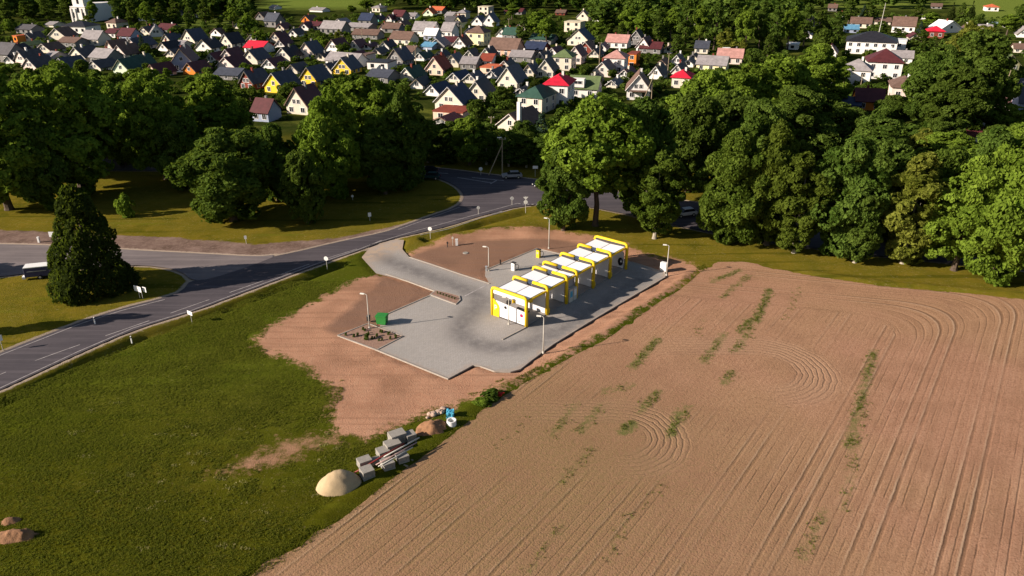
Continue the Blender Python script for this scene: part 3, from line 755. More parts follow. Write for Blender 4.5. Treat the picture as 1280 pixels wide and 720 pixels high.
# ---------------------------------------------------------------- houses
WALL = dict(c=('cream', (.66,.585,.47)), w=('white', (.75,.715,.67)), p=('pinkish', (.70,.56,.49)), y=('yellow', (.76,.49,.035)), o=('orange', (.68,.21,.03)),
  s=('salmon', (.68,.38,.26)), g=('grey', (.20,.19,.18)), b=('pale blue', (.30,.34,.44)), r=('red brick', (.20,.045,.03)), n=('pale green', (.66,.74,.56)),
  t=('teal', (.12,.38,.30)), q=('peach', (.80,.56,.42)), l=('pale yellow', (.82,.74,.42)))
ROOF = dict(k=('black', (.022,.021,.026)), s=('slate', (.055,.06,.078)), d=('dark grey', (.075,.07,.075)), m=('maroon', (.085,.022,.024)), r=('red', (.52,.012,.035)),
  b=('brown', (.14,.085,.065)), g=('dark green', (.03,.075,.055)), o=('olive green', (.11,.15,.06)), l=('light grey', (.26,.235,.235)), p=('pink', (.42,.22,.19)),
  n=('navy', (.025,.035,.07)), e=('orange-red', (.50,.12,.05)), t=('rust red', (.22,.045,.025)), w=('white', (.72,.72,.72)), u=('blue', (.10,.25,.38)), c=('cream', (.55,.48,.34)))
_m = {}
def wm(c):
    if ('w', c) not in _m: _m['w', c] = plain(WALL[c][0].replace(' ', '_')+'_render', WALL[c][1], .9, .07, .6)
    return _m['w', c]
def rm(c):
    if ('r', c) not in _m:
        t = NT(ROOF[c][0].replace(' ', '_')+'_roofing'); col = ROOF[c][1]
        n = t.noise(.7, 5, .65); wv = t.n.new('ShaderNodeTexWave'); wv.inputs['Scale'].default_value = 1.6; wv.inputs['Distortion'].default_value = .6
        wv.bands_direction = 'Z'; t.link(t.obj, wv.inputs[0])
        cc = t.mix(t.mapr(n, .3, .7), [x*.75 for x in col], [min(1, x*1.3) for x in col])
        cc = t.mix(t.mapr(wv.outputs['Fac'], 0, .4, .35, 0), cc, [x*.5 for x in col])
        t.bump(wv.outputs['Fac'], .3, .05)
        _m['r', c] = t.done(cc, .55 if c in 'knsm' else .75)
    return _m['r', c]
HOUSES = []
def window(mb_mat, parent, M, w_=1.1, h=1.3, small=False):
    w_ *= 1.22; h *= 1.12
    """window on the plane y=0 of M, facing -y, frame proud 3 cm, pane 1 cm"""
    if small:
        return MB().box((0, -.01, 0), (w_, .08, h), M=M).build('window', M_glass, parent)
    f = MB()
    for c, d in (((0,-.03,h/2), (w_+.16,.1,.1)), ((0,-.03,-h/2), (w_+.16,.1,.1)), ((w_/2,-.03,0), (.1,.1,h-.1)), ((-w_/2,-.03,0), (.1,.1,h-.1)), ((0,-.03,0), (.06,.07,h-.1))): f.box(c, d, M=M)
    o = f.build('window', M_white, parent)
    MB().box((0, 0, 0), (w_-.1, .04, h-.1), M=M).build('pane', M_glass, o); return o
def house(px, py, wpx, hpx, typ, wall, roof, L=8.6, a=None, st=1, name=None, lab=None, land=None, chim=None):
    s = scl(py); rs = random.Random(int(px*7+py*13))
    x, y = G(px, py); W = max(3.0, wpx/s); Ht = max(2.4, hpx/s/.985)
    if a is None: a = 69+rs.uniform(-6, 6)
    va = math.degrees(math.atan2(y, x))
    W /= max(.6, abs(math.cos(math.radians(a-va)))) if typ == 'g' else 1
    big = s > 2.35 and hpx > 9
    e = empty(name or 'house', (x, y, 0), math.radians(a-90))
    I = Matrix.Identity(4); w_, r_ = wm(wall), rm(roof); th = .22; ov = .45
    if typ == 'g':
        hr = min(Ht*.62, W*.62); he = Ht-hr-th
        he = max(1.2, he); hr = Ht-th-he
        MB().prism([(-W/2,-.3),(W/2,-.3),(W/2,he),(0,he+hr),(-W/2,he)], L, I).build('wall', w_, e)
        sl_ = hr/(W/2); ln = math.hypot(1, sl_); nx_, nz_ = sl_/ln, 1/ln
        m = MB(); ext = ov
        for sg in (-1, 1):
            a0 = (sg*.0, he+hr+.02); b0_ = (sg*(W/2+ext), he-ext*sl_+.02)
            pr = [a0, b0_, (b0_[0]+sg*nx_*th, b0_[1]+nz_*th), (0, he+hr+.02+th/nz_*1.0)]
            if sg > 0: pr = pr[::-1]
            m.prism([(p[0], p[1]) for p in pr], L+2*ov, Matrix.Translation((0, -ov, 0)))
        rf = m.build('roof', r_, e)
        tr = MB()
        for sg in (-1, 1):   # pale barge boards along the gable
            p0 = Vector((0, -ov-.04, he+hr+.02)); p1 = Vector((sg*(W/2+ext), -ov-.04, he-ext*sl_+.02))
            tr.tube([p0, p1], .085, 4)
        if big: tr.build('barge_board', wm('w') if rs.random() < .6 else M_wood, rf)
        cx, cy, cz = rs.choice((-.6, .5)), L*rs.choice((.35, .5, .7)), he+hr
        if chim is None: chim = rs.random() < .75
        if chim: MB().box((cx, cy, cz-.1), (.6, .6, 2.2)).box((cx, cy, cz+1.05), (.75, .75, .12)).build('chimney', wm(rs.choice('wgrc')), rf)
        # windows
        wl = []
        if big:
            if rs.random() < .5: wl += [(0, he+hr*.22, 1.0, 1.2)]
            else: wl += [(-.75, he+hr*.2, .9, 1.15), (.75, he+hr*.2, .9, 1.15)]
            if he > 2: wl += [(-W*.27, he*.48, 1.15, 1.3), (W*.27, he*.48, 1.15, 1.3)]
            if he > 4.6: wl += [(-W*.27, he*.8, 1.1, 1.2), (W*.27, he*.8, 1.1, 1.2)]
        else: wl += [(0, he+hr*.2, 1.1, 1.2)]
        for wx, wz, ww, wh in wl: window(None, e, Matrix.Translation((wx, -.005, wz)), ww, wh, not big)
        if big:
            for k in range(2):
                M = Matrix.Translation((W/2+.005, L*(.3+.4*k), he*.5)) @ Matrix.Rotation(math.pi/2, 4, 'Z'); window(None, e, M, 1.1, 1.2)
            # skylight band / lighter roof patch
    elif typ in 's':
        D = min(L, 8.5); he = Ht*.46; hr = Ht-he-th; he = max(he, 2.2) if Ht > 4 else he; hr = max(.8, Ht-he-th)
        R = Matrix.Rotation(-math.pi/2, 4, 'Z') @ Matrix.Translation((0, -W/2, 0)); R = Matrix.Translation((0, D/2, 0)) @ R
        R = Matrix.Translation((0, D/2, 0)) @ Matrix.Rotation(math.pi/2, 4, 'Z') @ Matrix.Translation((0, -W/2, 0))
        MB().prism([(-D/2,-.3),(D/2,-.3),(D/2,he),(0,he+hr),(-D/2,he)], W, R).build('wall', w_, e)
        sl_ = hr/(D/2); ln = math.hypot(1, sl_); nx_, nz_ = sl_/ln, 1/ln; m = MB()
        for sg in (-1, 1):
            b0_ = (sg*(D/2+ov), he-ov*sl_+.02); pr = [(0, he+hr+.02), b0_, (b0_[0]+sg*nx_*th, b0_[1]+nz_*th), (0, he+hr+.02+th/nz_)]
            if sg > 0: pr = pr[::-1]
            m.prism(pr, W+2*ov, R @ Matrix.Translation((0, -ov, 0)))
        rf = m.build('roof', r_, e)
        if chim is None: chim = rs.random() < .7
        if chim: MB().box((W*rs.uniform(-.25, .25), D/2+.5, he+hr-.1), (.6, .6, 2.0)).build('chimney', wm(rs.choice('wgr')), rf)
        n = max(2, int(W/3.2)); 
        for k in range(n):
            if he > 1.4: window(None, e, Matrix.Translation((-W/2+W*(k+.5)/n, -.005, he*.52)), 1.1, min(1.3, he*.5), not big)
        if st == 2:
            for k in range(n): window(None, e, Matrix.Translation((-W/2+W*(k+.5)/n, -.005, he*.85)), 1.0, 1.0, not big)
    elif typ == 'h':
        D = L; hr = min(Ht*.42, W*.36); he = Ht-hr; o_ = .55
        MB().box((0, D/2, he/2-.15), (W, D, he+.3)).build('wall', w_, e)
        m = MB(); rl = abs(W-D)/2
        p = [Vector(q) for q in ((-W/2-o_, -o_, he+.02), (W/2+o_, -o_, he+.02), (W/2+o_, D+o_, he+.02), (-W/2-o_, D+o_, he+.02))]
        q = [v+Vector((0, 0, .18)) for v in p]
        if W >= D: t0, t1 = Vector((-rl, D/2, he+hr)), Vector((rl+.01, D/2, he+hr))
        else: t0, t1 = Vector((0, D/2-rl, he+hr)), Vector((0, D/2+rl+.01, he+hr))
        m.v = p+q+[t0, t1]; m.f = [(0,3,2,1),(0,1,5,4),(1,2,6,5),(2,3,7,6),(3,0,4,7)]
        m.f += [(4,5,9,8),(5,6,9),(6,7,8,9),(7,4,8)] if W >= D else [(4,5,8),(5,6,9,8),(6,7,9),(7,4,8,9)]
        rf = m.build('roof', r_, e)
        if chim is None: chim = rs.random() < .6
        if chim: MB().box((W*.12, D*.55, he+hr-.2), (.65, .65, 1.8)).build('chimney', wm('w'), rf)
        n = max(2, int(W/3.4)); fl = 2 if he > 4.4 else 1
        for f in range(fl):
            for k in range(n):
                if he > 1.4: window(None, e, Matrix.Translation((-W/2+W*(k+.5)/n, -.005, he*((f+.52)/fl))), 1.15, min(1.35, he*.5), not big)
        if big:
            for f in range(fl):
                for k in range(2): window(None, e, Matrix.Translation((W/2+.005, D*(.3+.4*k), he*((f+.52)/fl))) @ Matrix.Rotation(math.pi/2, 4, 'Z'), 1.1, 1.3)
    elif typ == 'f':
        D = min(L, 9); MB().box((0, D/2, Ht/2-.15), (W, D, Ht)).build('wall', w_, e)
        MB().box((0, D/2, Ht-.12), (W+.4, D+.4, .3)).build('roof', r_, e)
        n = max(1, int(W/3.4)); fl = 2 if Ht > 5.2 else 1
        for f in range(fl):
            for k in range(n):
                if Ht > 2: window(None, e, Matrix.Translation((-W/2+W*(k+.5)/n, -.005, Ht*((f+.5)/fl))), 1.2, min(1.3, Ht*.45), not big)
    HOUSES.append(dict(o=e, px=px, py=py, w=wpx, h=hpx, t=typ, wall=wall, roof=roof, lab=lab, land=land, W=W, Ht=Ht, L=L))
    return e

# px, py (middle of the front wall's foot in the photo), width, height (photo px), kind, wall, roof [, options]
HL = '''27 81 14 17 g p d|38 88 14 15 g p d|12 80 10 10 g w k|78 90 16 17 g p s|97 77 18 17 g c d|124 80 30 17 s g l|152 93 17 18 g n g|139 72 13 20 g p b|150 73 14 16 g p b
72 50 18 14 g c b|35 52 9 10 g c d|30 60 10 7 g c o|20 53 5 8 f o e|4 78 26 22 s g d|113 57 26 17 s c l|140 36 16 12 h c b|138 47 16 10 s w m|156 52 20 15 s b m|30 42 26 10 s g d|62 34 13 6 s c l|84 59 28 11 s g b
196 46 14 13 g w l 10 112|205 42 24 11 s g m|165 63 14 14 g p s 13|208 53 9 10 g c s|204 64 11 11 g w k|236 57 15 19 g c s|255 65 18 15 g w k|283 60 14 17 g c k|284 77 15 15 g p m|283 88 20 16 g p m
191 96 13 15 g q m|237 93 14 14 g o m|167 89 15 18 g b g|309 112 15 22 g r s|283 100 34 13 s g s|315 55 13 11 g c s|317 66 28 13 s w r|313 80 17 17 g c s|344 53 12 12 g c m|350 60 11 10 g w m
354 76 17 16 g c k|383 73 18 19 g p s|416 66 15 16 g w m|443 63 12 12 g c m|458 62 9 7 g w m|401 76 11 9 g c k|382 28 10 8 g o b|380 38 11 9 g w m|388 37 26 9 s g m|423 31 10 7 g w l|338 34 18 16 s g s|325 25 10 9 g g b
414 43 32 15 s g l|447 39 32 9 s g l|456 49 34 11 s g b|343 116 22 24 g y s|386 108 21 23 g y s|428 93 21 20 g y s|372 143 25 32 g c m|326 152 24 26 s b m 6|426 84 46 16 s w l|494 82 19 20 g g s|472 87 28 9 f w k|454 79 9 10 f p b
543 94 21 22 g q t|565 84 16 15 g c s|586 74 13 11 g c k|585 87 20 14 s g l|607 83 15 14 s w t|508 101 17 16 g c g|521 111 15 12 g w k|540 120 17 14 g w n|561 138 34 29 g c n|595 126 24 24 g c k|587 104 16 12 g c s
567 103 15 12 g c n|472 104 30 15 s g s|560 150 40 10 f q t|551 158 22 12 g g m 7|500 56 29 15 s c b|529 46 28 17 s w l|537 51 16 14 s b w|479 40 10 10 g w b|488 41 22 11 s g b|558 47 15 17 s w l|564 35 20 13 s g d|572 35 9 14 g l d
596 32 13 11 g w s|611 33 14 15 g w s|594 57 23 23 h l b|574 61 15 14 g w b|560 57 16 10 s g m|546 61 18 12 g g l|533 62 16 8 s b u|535 20 12 9 g n e|545 17 17 8 s g e|496 26 16 12 s g m|486 27 7 8 g w m|469 27 9 7 g t k|456 32 17 14 s g n
470 15 12 8 h c l|561 24 11 8 s w l|577 24 11 11 h c l|604 19 14 10 f c c|627 48 14 12 g w g|636 50 18 14 s g g|628 72 38 22 s s b 10 - 2|607 78 17 17 g n k|630 89 17 13 g c k|610 92 21 7 f q e|650 78 28 13 s g l|666 69 26 15 s r n|676 55 30 11 s g g
675 76 12 11 g p k|681 97 20 22 g c k|660 98 16 17 g c n|634 113 24 28 g c s|702 88 24 24 h c o|718 80 16 21 g p m|715 40 21 12 f c c|722 57 26 19 g c n|731 69 19 16 g r b|662 142 33 31 h c g 12|694 135 30 38 h w r 11
728 122 36 24 s w o|637 164 30 22 g c b 12 60|728 145 18 13 g c n|767 91 25 26 h w p|752 96 22 18 g p s|770 60 27 15 s w p|794 57 17 18 g g d|803 66 16 18 g w m|812 67 26 13 s g m|789 85 11 17 f o t|819 99 15 16 g w k|797 125 28 31 g w b 12 80
845 81 13 12 g w s|866 76 8 6 g c d|846 93 13 12 g p d|850 110 22 20 h c r|876 67 16 14 s c s|911 80 30 17 s p p|888 89 36 17 s l l|899 86 16 12 s p p|728 26 14 12 g c l|750 27 20 6 f w w|649 38 8 9 g w b|1036 77 14 20 g w m
1087 68 58 25 h w k 18|1064 41 16 9 s b u|1075 35 24 12 s c b|1103 31 18 8 s c b|1128 41 26 18 s w b 12|1123 62 15 11 f w w|1103 99 40 34 h w m 13|1124 79 28 14 s w l|1067 107 34 30 h w l 9|1043 112 20 28 h l g|1129 126 30 26 h p b 12|1086 138 32 24 s o m
1062 138 22 14 s g n|1170 11 12 6 s g b|1240 14 14 8 h w e|1188 41 22 14 g w w 9 110|1169 48 18 14 h r r|1230 42 16 10 s w l|1279 47 14 12 g w l|1260 88 22 19 g l o 11 100|1221 178 22 18 s c m 5|1250 141 50 14 f p p|1227 147 14 12 g g m|1290 150 36 46 s b s|340 12 8 5 s w l|1014 33 18 10 s p b|1040 14 10 8 s g b|905 68 5 5 f w w|990 62 14 5 f w w|700 19 12 6 s r b|641 18 24 7 s g m|395 15 20 5 s w l|1150 24 12 7 g w b|1206 40 10 8 g c b|1262 34 10 7 g w l|1248 58 13 9 g w l|1275 66 14 10 s c b|1143 50 12 8 g c m|1052 22 10 6 s w b|1010 48 9 6 g w l|975 38 9 6 s c b|930 40 9 6 g c d|868 36 8 6 s w l|820 40 8 6 g w d|250 22 12 6 s w l|282 20 12 6 s c b|178 26 11 6 s w g|225 20 10 6 g c d|350 38 10 8 g c m|366 46 11 9 g w d|300 36 11 9 g c s|270 45 12 9 g w b|180 44 12 10 g c d|55 66 14 11 g c b|60 78 14 12 s p l|118 88 14 12 g c d|12 66 12 9 g c k|214 72 12 10 g c d|264 78 12 11 g w m|222 62 12 10 s c l|336 86 14 12 g w m|365 92 13 11 g c d|408 92 13 12 g c s|440 76 12 10 g w m|480 62 12 10 g w k|470 70 11 9 g c d|510 70 13 11 s c b|524 76 12 10 g w g|548 74 11 9 g c k|500 34 11 8 g w b|514 24 10 7 s w l|585 44 10 8 g w s|620 60 11 9 g w d|654 40 11 8 g c b|690 70 12 10 g w m|742 72 12 10 g c d|752 64 11 9 g w s|780 98 13 11 g w m|835 66 11 8 g c b|860 84 12 9 g w s|826 84 11 9 g c b|740 108 13 11 g w m|764 110 12 10 g c s|700 112 12 10 g w k|614 98 12 10 g w s|650 120 12 10 g c d'''
LAND = {'294.0': 0}
names = {(561,138):('cream','large cream gabled house with navy roof and brick-red terrace below','large cream gabled house'),
 (694,135):('','two-storey white villa with bright red hipped roof','red hipped villa'),
 (662,142):('','two-storey cream villa with dark green hipped roof','dark green hipped villa'),
 (797,125):('','white gabled house with broad brown roof beside the braced pole','broad brown-roofed house'),
 (767,91):('','two-storey white house with pink hipped roof','pink hipped house'),
 (1103,99):('','two-storey white villa with large maroon hipped roof','maroon hipped villa'),
 (1087,68):('','long hall with huge black hipped roof and white windowed wall','black-roofed hall'),
 (628,72):('','long salmon two-storey block with brown roof','salmon block'),
 (728,122):('','house with olive green roof and white dormer','olive-roofed dormer house'),
 (1086,138):('','orange house with long maroon roof behind the dark trees','orange maroon-roofed house'),
 (372,143):('','tall cream gabled house standing nearest behind the left trees','nearest cream gabled house'),
 (543,94):('','peach gabled house with rust red roof','rust-red-roofed house'),
 (343,116):('','yellow gabled house, leftmost of the three yellow ones','leftmost yellow house'),
 (386,108):('','yellow gabled house, middle of the three yellow ones','middle yellow house'),
 (428,93):('','yellow gabled house, rightmost of the three yellow ones','rightmost yellow house'),
 (494,82):('','dark grey gabled house with slate roof and pale left slope','dark grey gabled house'),
 (237,93):('','small bright orange gabled house with maroon roof','orange gabled house'),
 (309,112):('','red brick gabled house with slate roof by the left trees','red brick gabled house'),
 (637,164):('','modern cream house with sloping roof and tall white chimney stack','modern cream house'),
 (594,57):('','pale yellow house with brown hipped roof','brown hipped house'),
 (1260,88):('','pale yellow gabled house with olive roof by the right edge','pale yellow olive-roofed house'),
 (850,110):('','cream house with red hipped roof above the pale treetops','small red hipped house'),
 (911,80):('','long pink walled building with pink roof behind the treetops','long pink building'),
 (1221,178):('','small shed with maroon roof among the right trees','maroon shed'),
 (537,51):('','pale blue house under a white sheeted roof','white sheeted house'),
 (1067,107):('','white modern villa with low grey hipped roof','white modern villa'),
 (789,85):('','narrow orange block with flat rust roof','narrow orange block'),
 (1240,14):('','tiny pavilion with orange-red roof on the far meadow','far pavilion'),
 (469,27):('','tiny teal gabled house far off','teal gabled house'),
 (715,40):('','cream flat-roofed block in front of the far trees','cream flat block'),
 (702,88):('','cream two-storey house with olive green hipped roof','olive hipped house'),
 (317,66):('','white house with bright red roof left of centre','red-roofed white house')}
for ent in HL.replace('\n', '|').split('|'):
    q = ent.split(); a = [float(v) for v in q[:4]]; kw = {}
    if len(q) > 7: kw['L'] = float(q[7])
    if len(q) > 8 and q[8] != '-': kw['a'] = float(q[8])
    if len(q) > 9: kw['st'] = int(q[9])
    nm = names.get((int(a[0]), int(a[1])))
    if nm: kw['lab'], kw['land'] = nm[1], nm[2]
    house(*a, *q[4:7], **kw)
H = {(int(h['px']), int(h['py'])): h for h in HOUSES}
# solar panel house
e = house(229, 90, 24, 28, 'g', 'b', 'm', 13, 100, lab='large pale blue gabled house with solar panels on its maroon roof', land='solar panel house')
h = HOUSES[-1]; W_, Ht_ = h['W'], h['Ht']; hr = min(Ht_*.62, W_*.62); he = Ht_-hr-.22; sl_ = math.atan2(hr, W_/2)
for i in range(4):
    for j in range(4):
        u_ = (i+.75)*1.3; z_ = he+hr+.34-u_*math.sin(sl_); x_ = -u_*math.cos(sl_)
        M = Matrix.Translation((x_-.12, 1.6+j*1.9, z_+.12)) @ Matrix.Rotation(-sl_, 4, 'Y')
        MB().box((0, 0, 0), (1.15, 1.7, .07), M=M).build('solar_panel', M_glass, e)
# dormer and annex of the olive roofed house
h = H[(728, 122)]; s = scl(122); MB().box((-1.5, .6, 4.6), (4.0, 2.6, 2.6)).build('dormer', wm('w'), h['o']); 
window(None, h['o'], Matrix.Translation((-1.5, -.71, 4.8)), 2.2, .9)
# tall chimney stack and terrace of the modern house
h = H[(637, 164)]; MB().box((3.2, -.6, 3.8), (.9, .9, 8.6)).build('chimney_stack', wm('w'), h['o'])
# porch of the broad brown roofed house
h = H[(797, 125)]; MB().box((0, -.9, 2.9), (5.5, 1.8, .25)).build('porch_roof', rm('b'), h['o'])
# church
s = scl(27); x, y = G(100, 28)
e = empty('church', (x, y, 0), math.radians(-14)); tag(e, 'white church tower with arched openings rising at the upper left', 'church')
W0 = 22/s
tw = MB().box((0, W0/2, 12), (W0*.72, W0*.72, 26)); tw.box((0, W0/2, 4), (W0*.96, W0*.9, 9)); tw.box((0, W0/2, 14.2), (W0*.78, W0*.78, .6)); tw.box((0, W0/2, 8.9), (W0*1.0, W0*.95, .5)); tw.build('tower', wm('w'), e)
bt = MB()
for k in (-.46, -.2, .2, .46): bt.box((W0*k, W0*.04, 4), (.9, .9, 8))
bt.build('buttress', wm('w'), e)
for k, z in ((-.3, 4), (.32, 4), (0, 7), (0, 12), (0, 18)):
    yy = W0*.05 if z < 9 else W0*.14
    w2 = MB(); n = 8; rr = .75; pts = [(-rr, -1.4), (rr, -1.4)]+[(rr*math.cos(math.pi*i/n), 1+rr*math.sin(math.pi*i/n)) for i in range(n+1)]
    w2.prism(pts, .3, Matrix.Translation((W0*k, yy-.12, z))); w2.build('window', M_glass, e)
m = MB(); r_ = W0*.42; m.v = [Vector(v) for v in ((-r_, W0/2-r_, 25), (r_, W0/2-r_, 25), (r_, W0/2+r_, 25), (-r_, W0/2+r_, 25), (0, W0/2, 36))]; m.f = [(0,1,4),(1,2,4),(2,3,4),(3,0,4),(0,3,2,1)]; m.build('spire', rm('k'), e)
MB().box((0, W0*1.6, 5), (W0*.9, W0*1.6, 10.5)).build('nave', wm('w'), e)
house(93, 42, 34, 14, 'h', 'w', 'k', 12, 78, lab='white annex building with black hipped roof in front of the church', land='black-roofed church annex')

# labels for every house: description + place relative to a landmark house
def labelise(items, desc, cat, lands, group):
    from collections import defaultdict
    by = defaultdict(list)
    for it in items: by[desc(it)].append(it)
    for d, l in by.items():
        if len(l) == 1: tag(l[0]['o'], d if len(d.split()) > 3 else d+' in the village', cat, group); continue
        sub = defaultdict(list)
        for it in l:
            ln = min(lands, key=lambda L: math.hypot(L['px']-it['px'], (L['py']-it['py'])*1.6) if L is not it else 1e9)
            dx, dy = it['px']-ln['px'], it['py']-ln['py']
            rel = ('right of' if dx > 0 else 'left of') if abs(dx) > abs(dy)*1.3 else ('in front of' if dy > 0 else 'behind')
            sub[(ln['land'], rel)].append((math.hypot(dx, dy), it))
        for (ln, rel), q in sub.items():
            q.sort(key=lambda t: t[0])
            for i, (_, it) in enumerate(q):
                o_ = '' if len(q) == 1 else (['nearest one ', 'second one ', 'third one ', 'fourth one ', 'fifth one ', 'sixth one ', 'seventh one ', 'eighth one ', 'ninth one ']+['farther one ']*30)[i]
                tag(it['o'], '%s, %s%s the %s' % (d, o_, rel, ln), cat, group)
lands = [h for h in HOUSES if h['land']]
for h in lands: tag(h['o'], h['lab'], 'house', 'houses of the village')
TW = dict(g='gabled house', s='long-roofed house', h='hipped house', f='flat-roofed block')
def hdesc(h): return '%s %s with %s roof' % (WALL[h['wall']][0], TW[h['t']], ROOF[h['roof']][0])
labelise([h for h in HOUSES if not h['land']], hdesc, 'house', lands, 'houses of the village')

# ---------------------------------------------------------------- garden trees of the village
rs = random.Random(5); GT = []
def clash(px, base, top, hw):
    for h in HOUSES:
        if h['py'] < base+1 and abs(px-h['px']) < hw*.8+h['w']*.5-3.0 and top < h['py']-h['h']*.38: return True
        if h['py'] >= base+1 and abs(px-h['px']-3) < h['w']*.5 and base > h['py']-h['h']*.4: return True
    for q in GT:
        if math.hypot(px-q[0], (base-q[1])*1.8) < (hw+q[3])*.5: return True
    return False
def forest_ok(px, base):
    top = 210
    if px < 250: top = 118
    elif px < 380: top = 152
    elif px < 545: top = 125
    elif px < 700: top = 205
    elif px < 1000: top = 150
    return 20 < base < top
tries = 0
while len(GT) < 200 and tries < 26000:
    tries += 1
    px = rs.uniform(-10, 1290); base = 22+rs.random()**1.15*185
    if not forest_ok(px, base): continue
    s = scl(base); r = rs.choice((1.6, 2.2, 2.8, 3.4, 4.2)) if tries < 12000 else rs.choice((1.3, 1.8, 2.4))
    if px > 830 and base < 95: r *= 1.5
    h_ = r*rs.uniform(1.7, 2.7); hw = r*s
    if clash(px, base, base-h_*s, hw): continue
    k = rs.choices(['t0', 't1', 't2', 't3', 's0', 's1', 't4'], [3, 5, 3, 5, 1.5, .5, .5])[0]
    if k[0] == 's': hw *= .6
    GT.append((px, base, base-h_*s, hw, k))
DS = dict(t0='bright green garden tree', t1='dark green garden tree', t2='olive garden tree', t3='dark round garden tree', s0='dark pointed spruce', s1='blue-green spruce', t4='yellow-green garden tree')
gl = []
for px, base, top, hw, k in GT:
    gl.append(dict(o=tree(k, px, base, top, hw, None), px=px, py=base, k=k, sz=(base-top)/scl(base)))
labelise(gl, lambda t: ('tall ' if t['sz'] > 6.5 else 'low ' if t['sz'] < 3.6 else '')+DS[t['k']], 'tree', lands, 'garden trees of the village')
# tall trees at the back of the village that can be told apart
BT = []
for px, base, top, hw, k in ((150,32,-4,10,'w0'),(168,34,2,9,'w0'),(185,36,-2,10,'w1'),(202,30,4,9,'w0'),(222,34,-2,9,'w0'),(240,38,4,8,'w0'),(258,30,0,9,'w0'),(292,34,6,9,'w1'),(310,44,18,10,'t0'),(118,28,-4,6,'w1'),(84,24,-2,8,'w0'),(12,30,4,12,'w0'),(35,26,2,12,'w0'),(60,26,0,10,'w0'),
  (668,50,10,13,'w1'),(683,56,16,12,'w1'),(654,54,20,9,'w0'),(547,44,16,10,'w1'),(747,50,24,9,'w1'),(762,44,12,12,'w0'),(785,46,4,12,'w1'),(802,52,8,12,'w1'),(822,56,12,12,'w0'),(838,50,4,11,'w1'),(856,62,2,12,'w0'),(873,58,0,12,'w1'),(892,62,-2,13,'w0'),(912,62,2,12,'w0'),(930,66,0,12,'w1'),(948,64,4,12,'w0'),(966,66,8,12,'w0'),(984,62,2,13,'w1'),(1004,58,6,12,'w0'),(1022,56,14,12,'w0'),(1042,60,16,13,'w0'),(1060,30,0,11,'w0'),(1084,30,2,10,'w0'),
  (1188,26,2,5,'s0'),(1212,26,0,5,'s0'),(1200,28,4,6,'w0'),(1258,44,14,12,'w1'),(1270,40,12,10,'w0'),(1228,62,38,12,'w0'),(1120,52,36,10,'w0'),(1150,62,38,12,'w0'),(1098,52,27,10,'w0'),(776,56,30,8,'w0'),(845,72,44,10,'w0'),(958,78,44,9,'w0'),(1145,30,6,9,'w0'),(1162,34,12,9,'w1'),(735,20,2,10,'w0'),(640,24,2,10,'w1'),(460,14,-4,10,'w1'),(440,16,6,6,'t0')):
    BT.append(dict(o=tree(k, px, base, top, hw, None, rot=px), px=px, py=base, k=k, sz=20))
labelise(BT, lambda t: {'w0': 'tall dark tree', 'w1': 'tall mid-green tree', 's0': 'tall dark spruce', 't0': 'bright green tree'}[t['k']]+' behind the village', 'tree', lands, 'tall trees behind the village')
# the far wood: one mass beyond the village
def far_wood():
    rs_ = np.random.RandomState(8); src = [PR['w0'].crown, PR['w1'].crown]; Vs = []; k = 0; Ts = []
    for i in range(760):
        px = rs_.uniform(-80, 1160); py = rs_.uniform(-16, 17) if 540 < px < 1000 else rs_.uniform(-16, 13)
        if px < 360: py = rs_.uniform(-12, 24)
        if 320 < px < 480: py = rs_.uniform(-30, -12)
        if px > 745 and px < 1000: py = rs_.uniform(-12, 48)
        x, y = G(px, py); me = src[i % 2]; n = len(me.vertices); a = np.empty(n*3, np.float32); me.vertices.foreach_get('co', a); a = a.reshape(-1, 4, 3)
        a = a[rs_.rand(len(a)) < .085]; c_ = a.mean(1, keepdims=True); a = (a-c_)*2.7+c_
        t = rs_.uniform(0, 6.28); R_ = np.array([[math.cos(t), -math.sin(t), 0], [math.sin(t), math.cos(t), 0], [0, 0, 1]])
        s_ = rs_.uniform(.7, 1.1)*np.array([1.4, 1.4, .9]); Vs.append((a@R_.T*s_+np.array([x, y, 0])).reshape(-1, 3)); Ts.append(np.full(len(a)*4, rs_.rand()))
    V = np.concatenate(Vs); n = len(V)//4; me = bpy.data.meshes.new('far_wood'); me.vertices.add(4*n); me.loops.add(4*n); me.polygons.add(n)
    me.vertices.foreach_set('co', V.astype(np.float32).ravel()); me.loops.foreach_set('vertex_index', np.arange(4*n, dtype=np.int32)); me.polygons.foreach_set('loop_start', (np.arange(n)*4).astype(np.int32))
    me.update(calc_edges=True); set_attr(me, 'tint', np.concatenate(Ts)); me.materials.append(L_dark)
    o = bpy.data.objects.new('far_wood', me); COL.objects.link(o); tag(o, 'dark wood reading as one mass beyond the village', 'wood', kind='stuff')
far_wood()
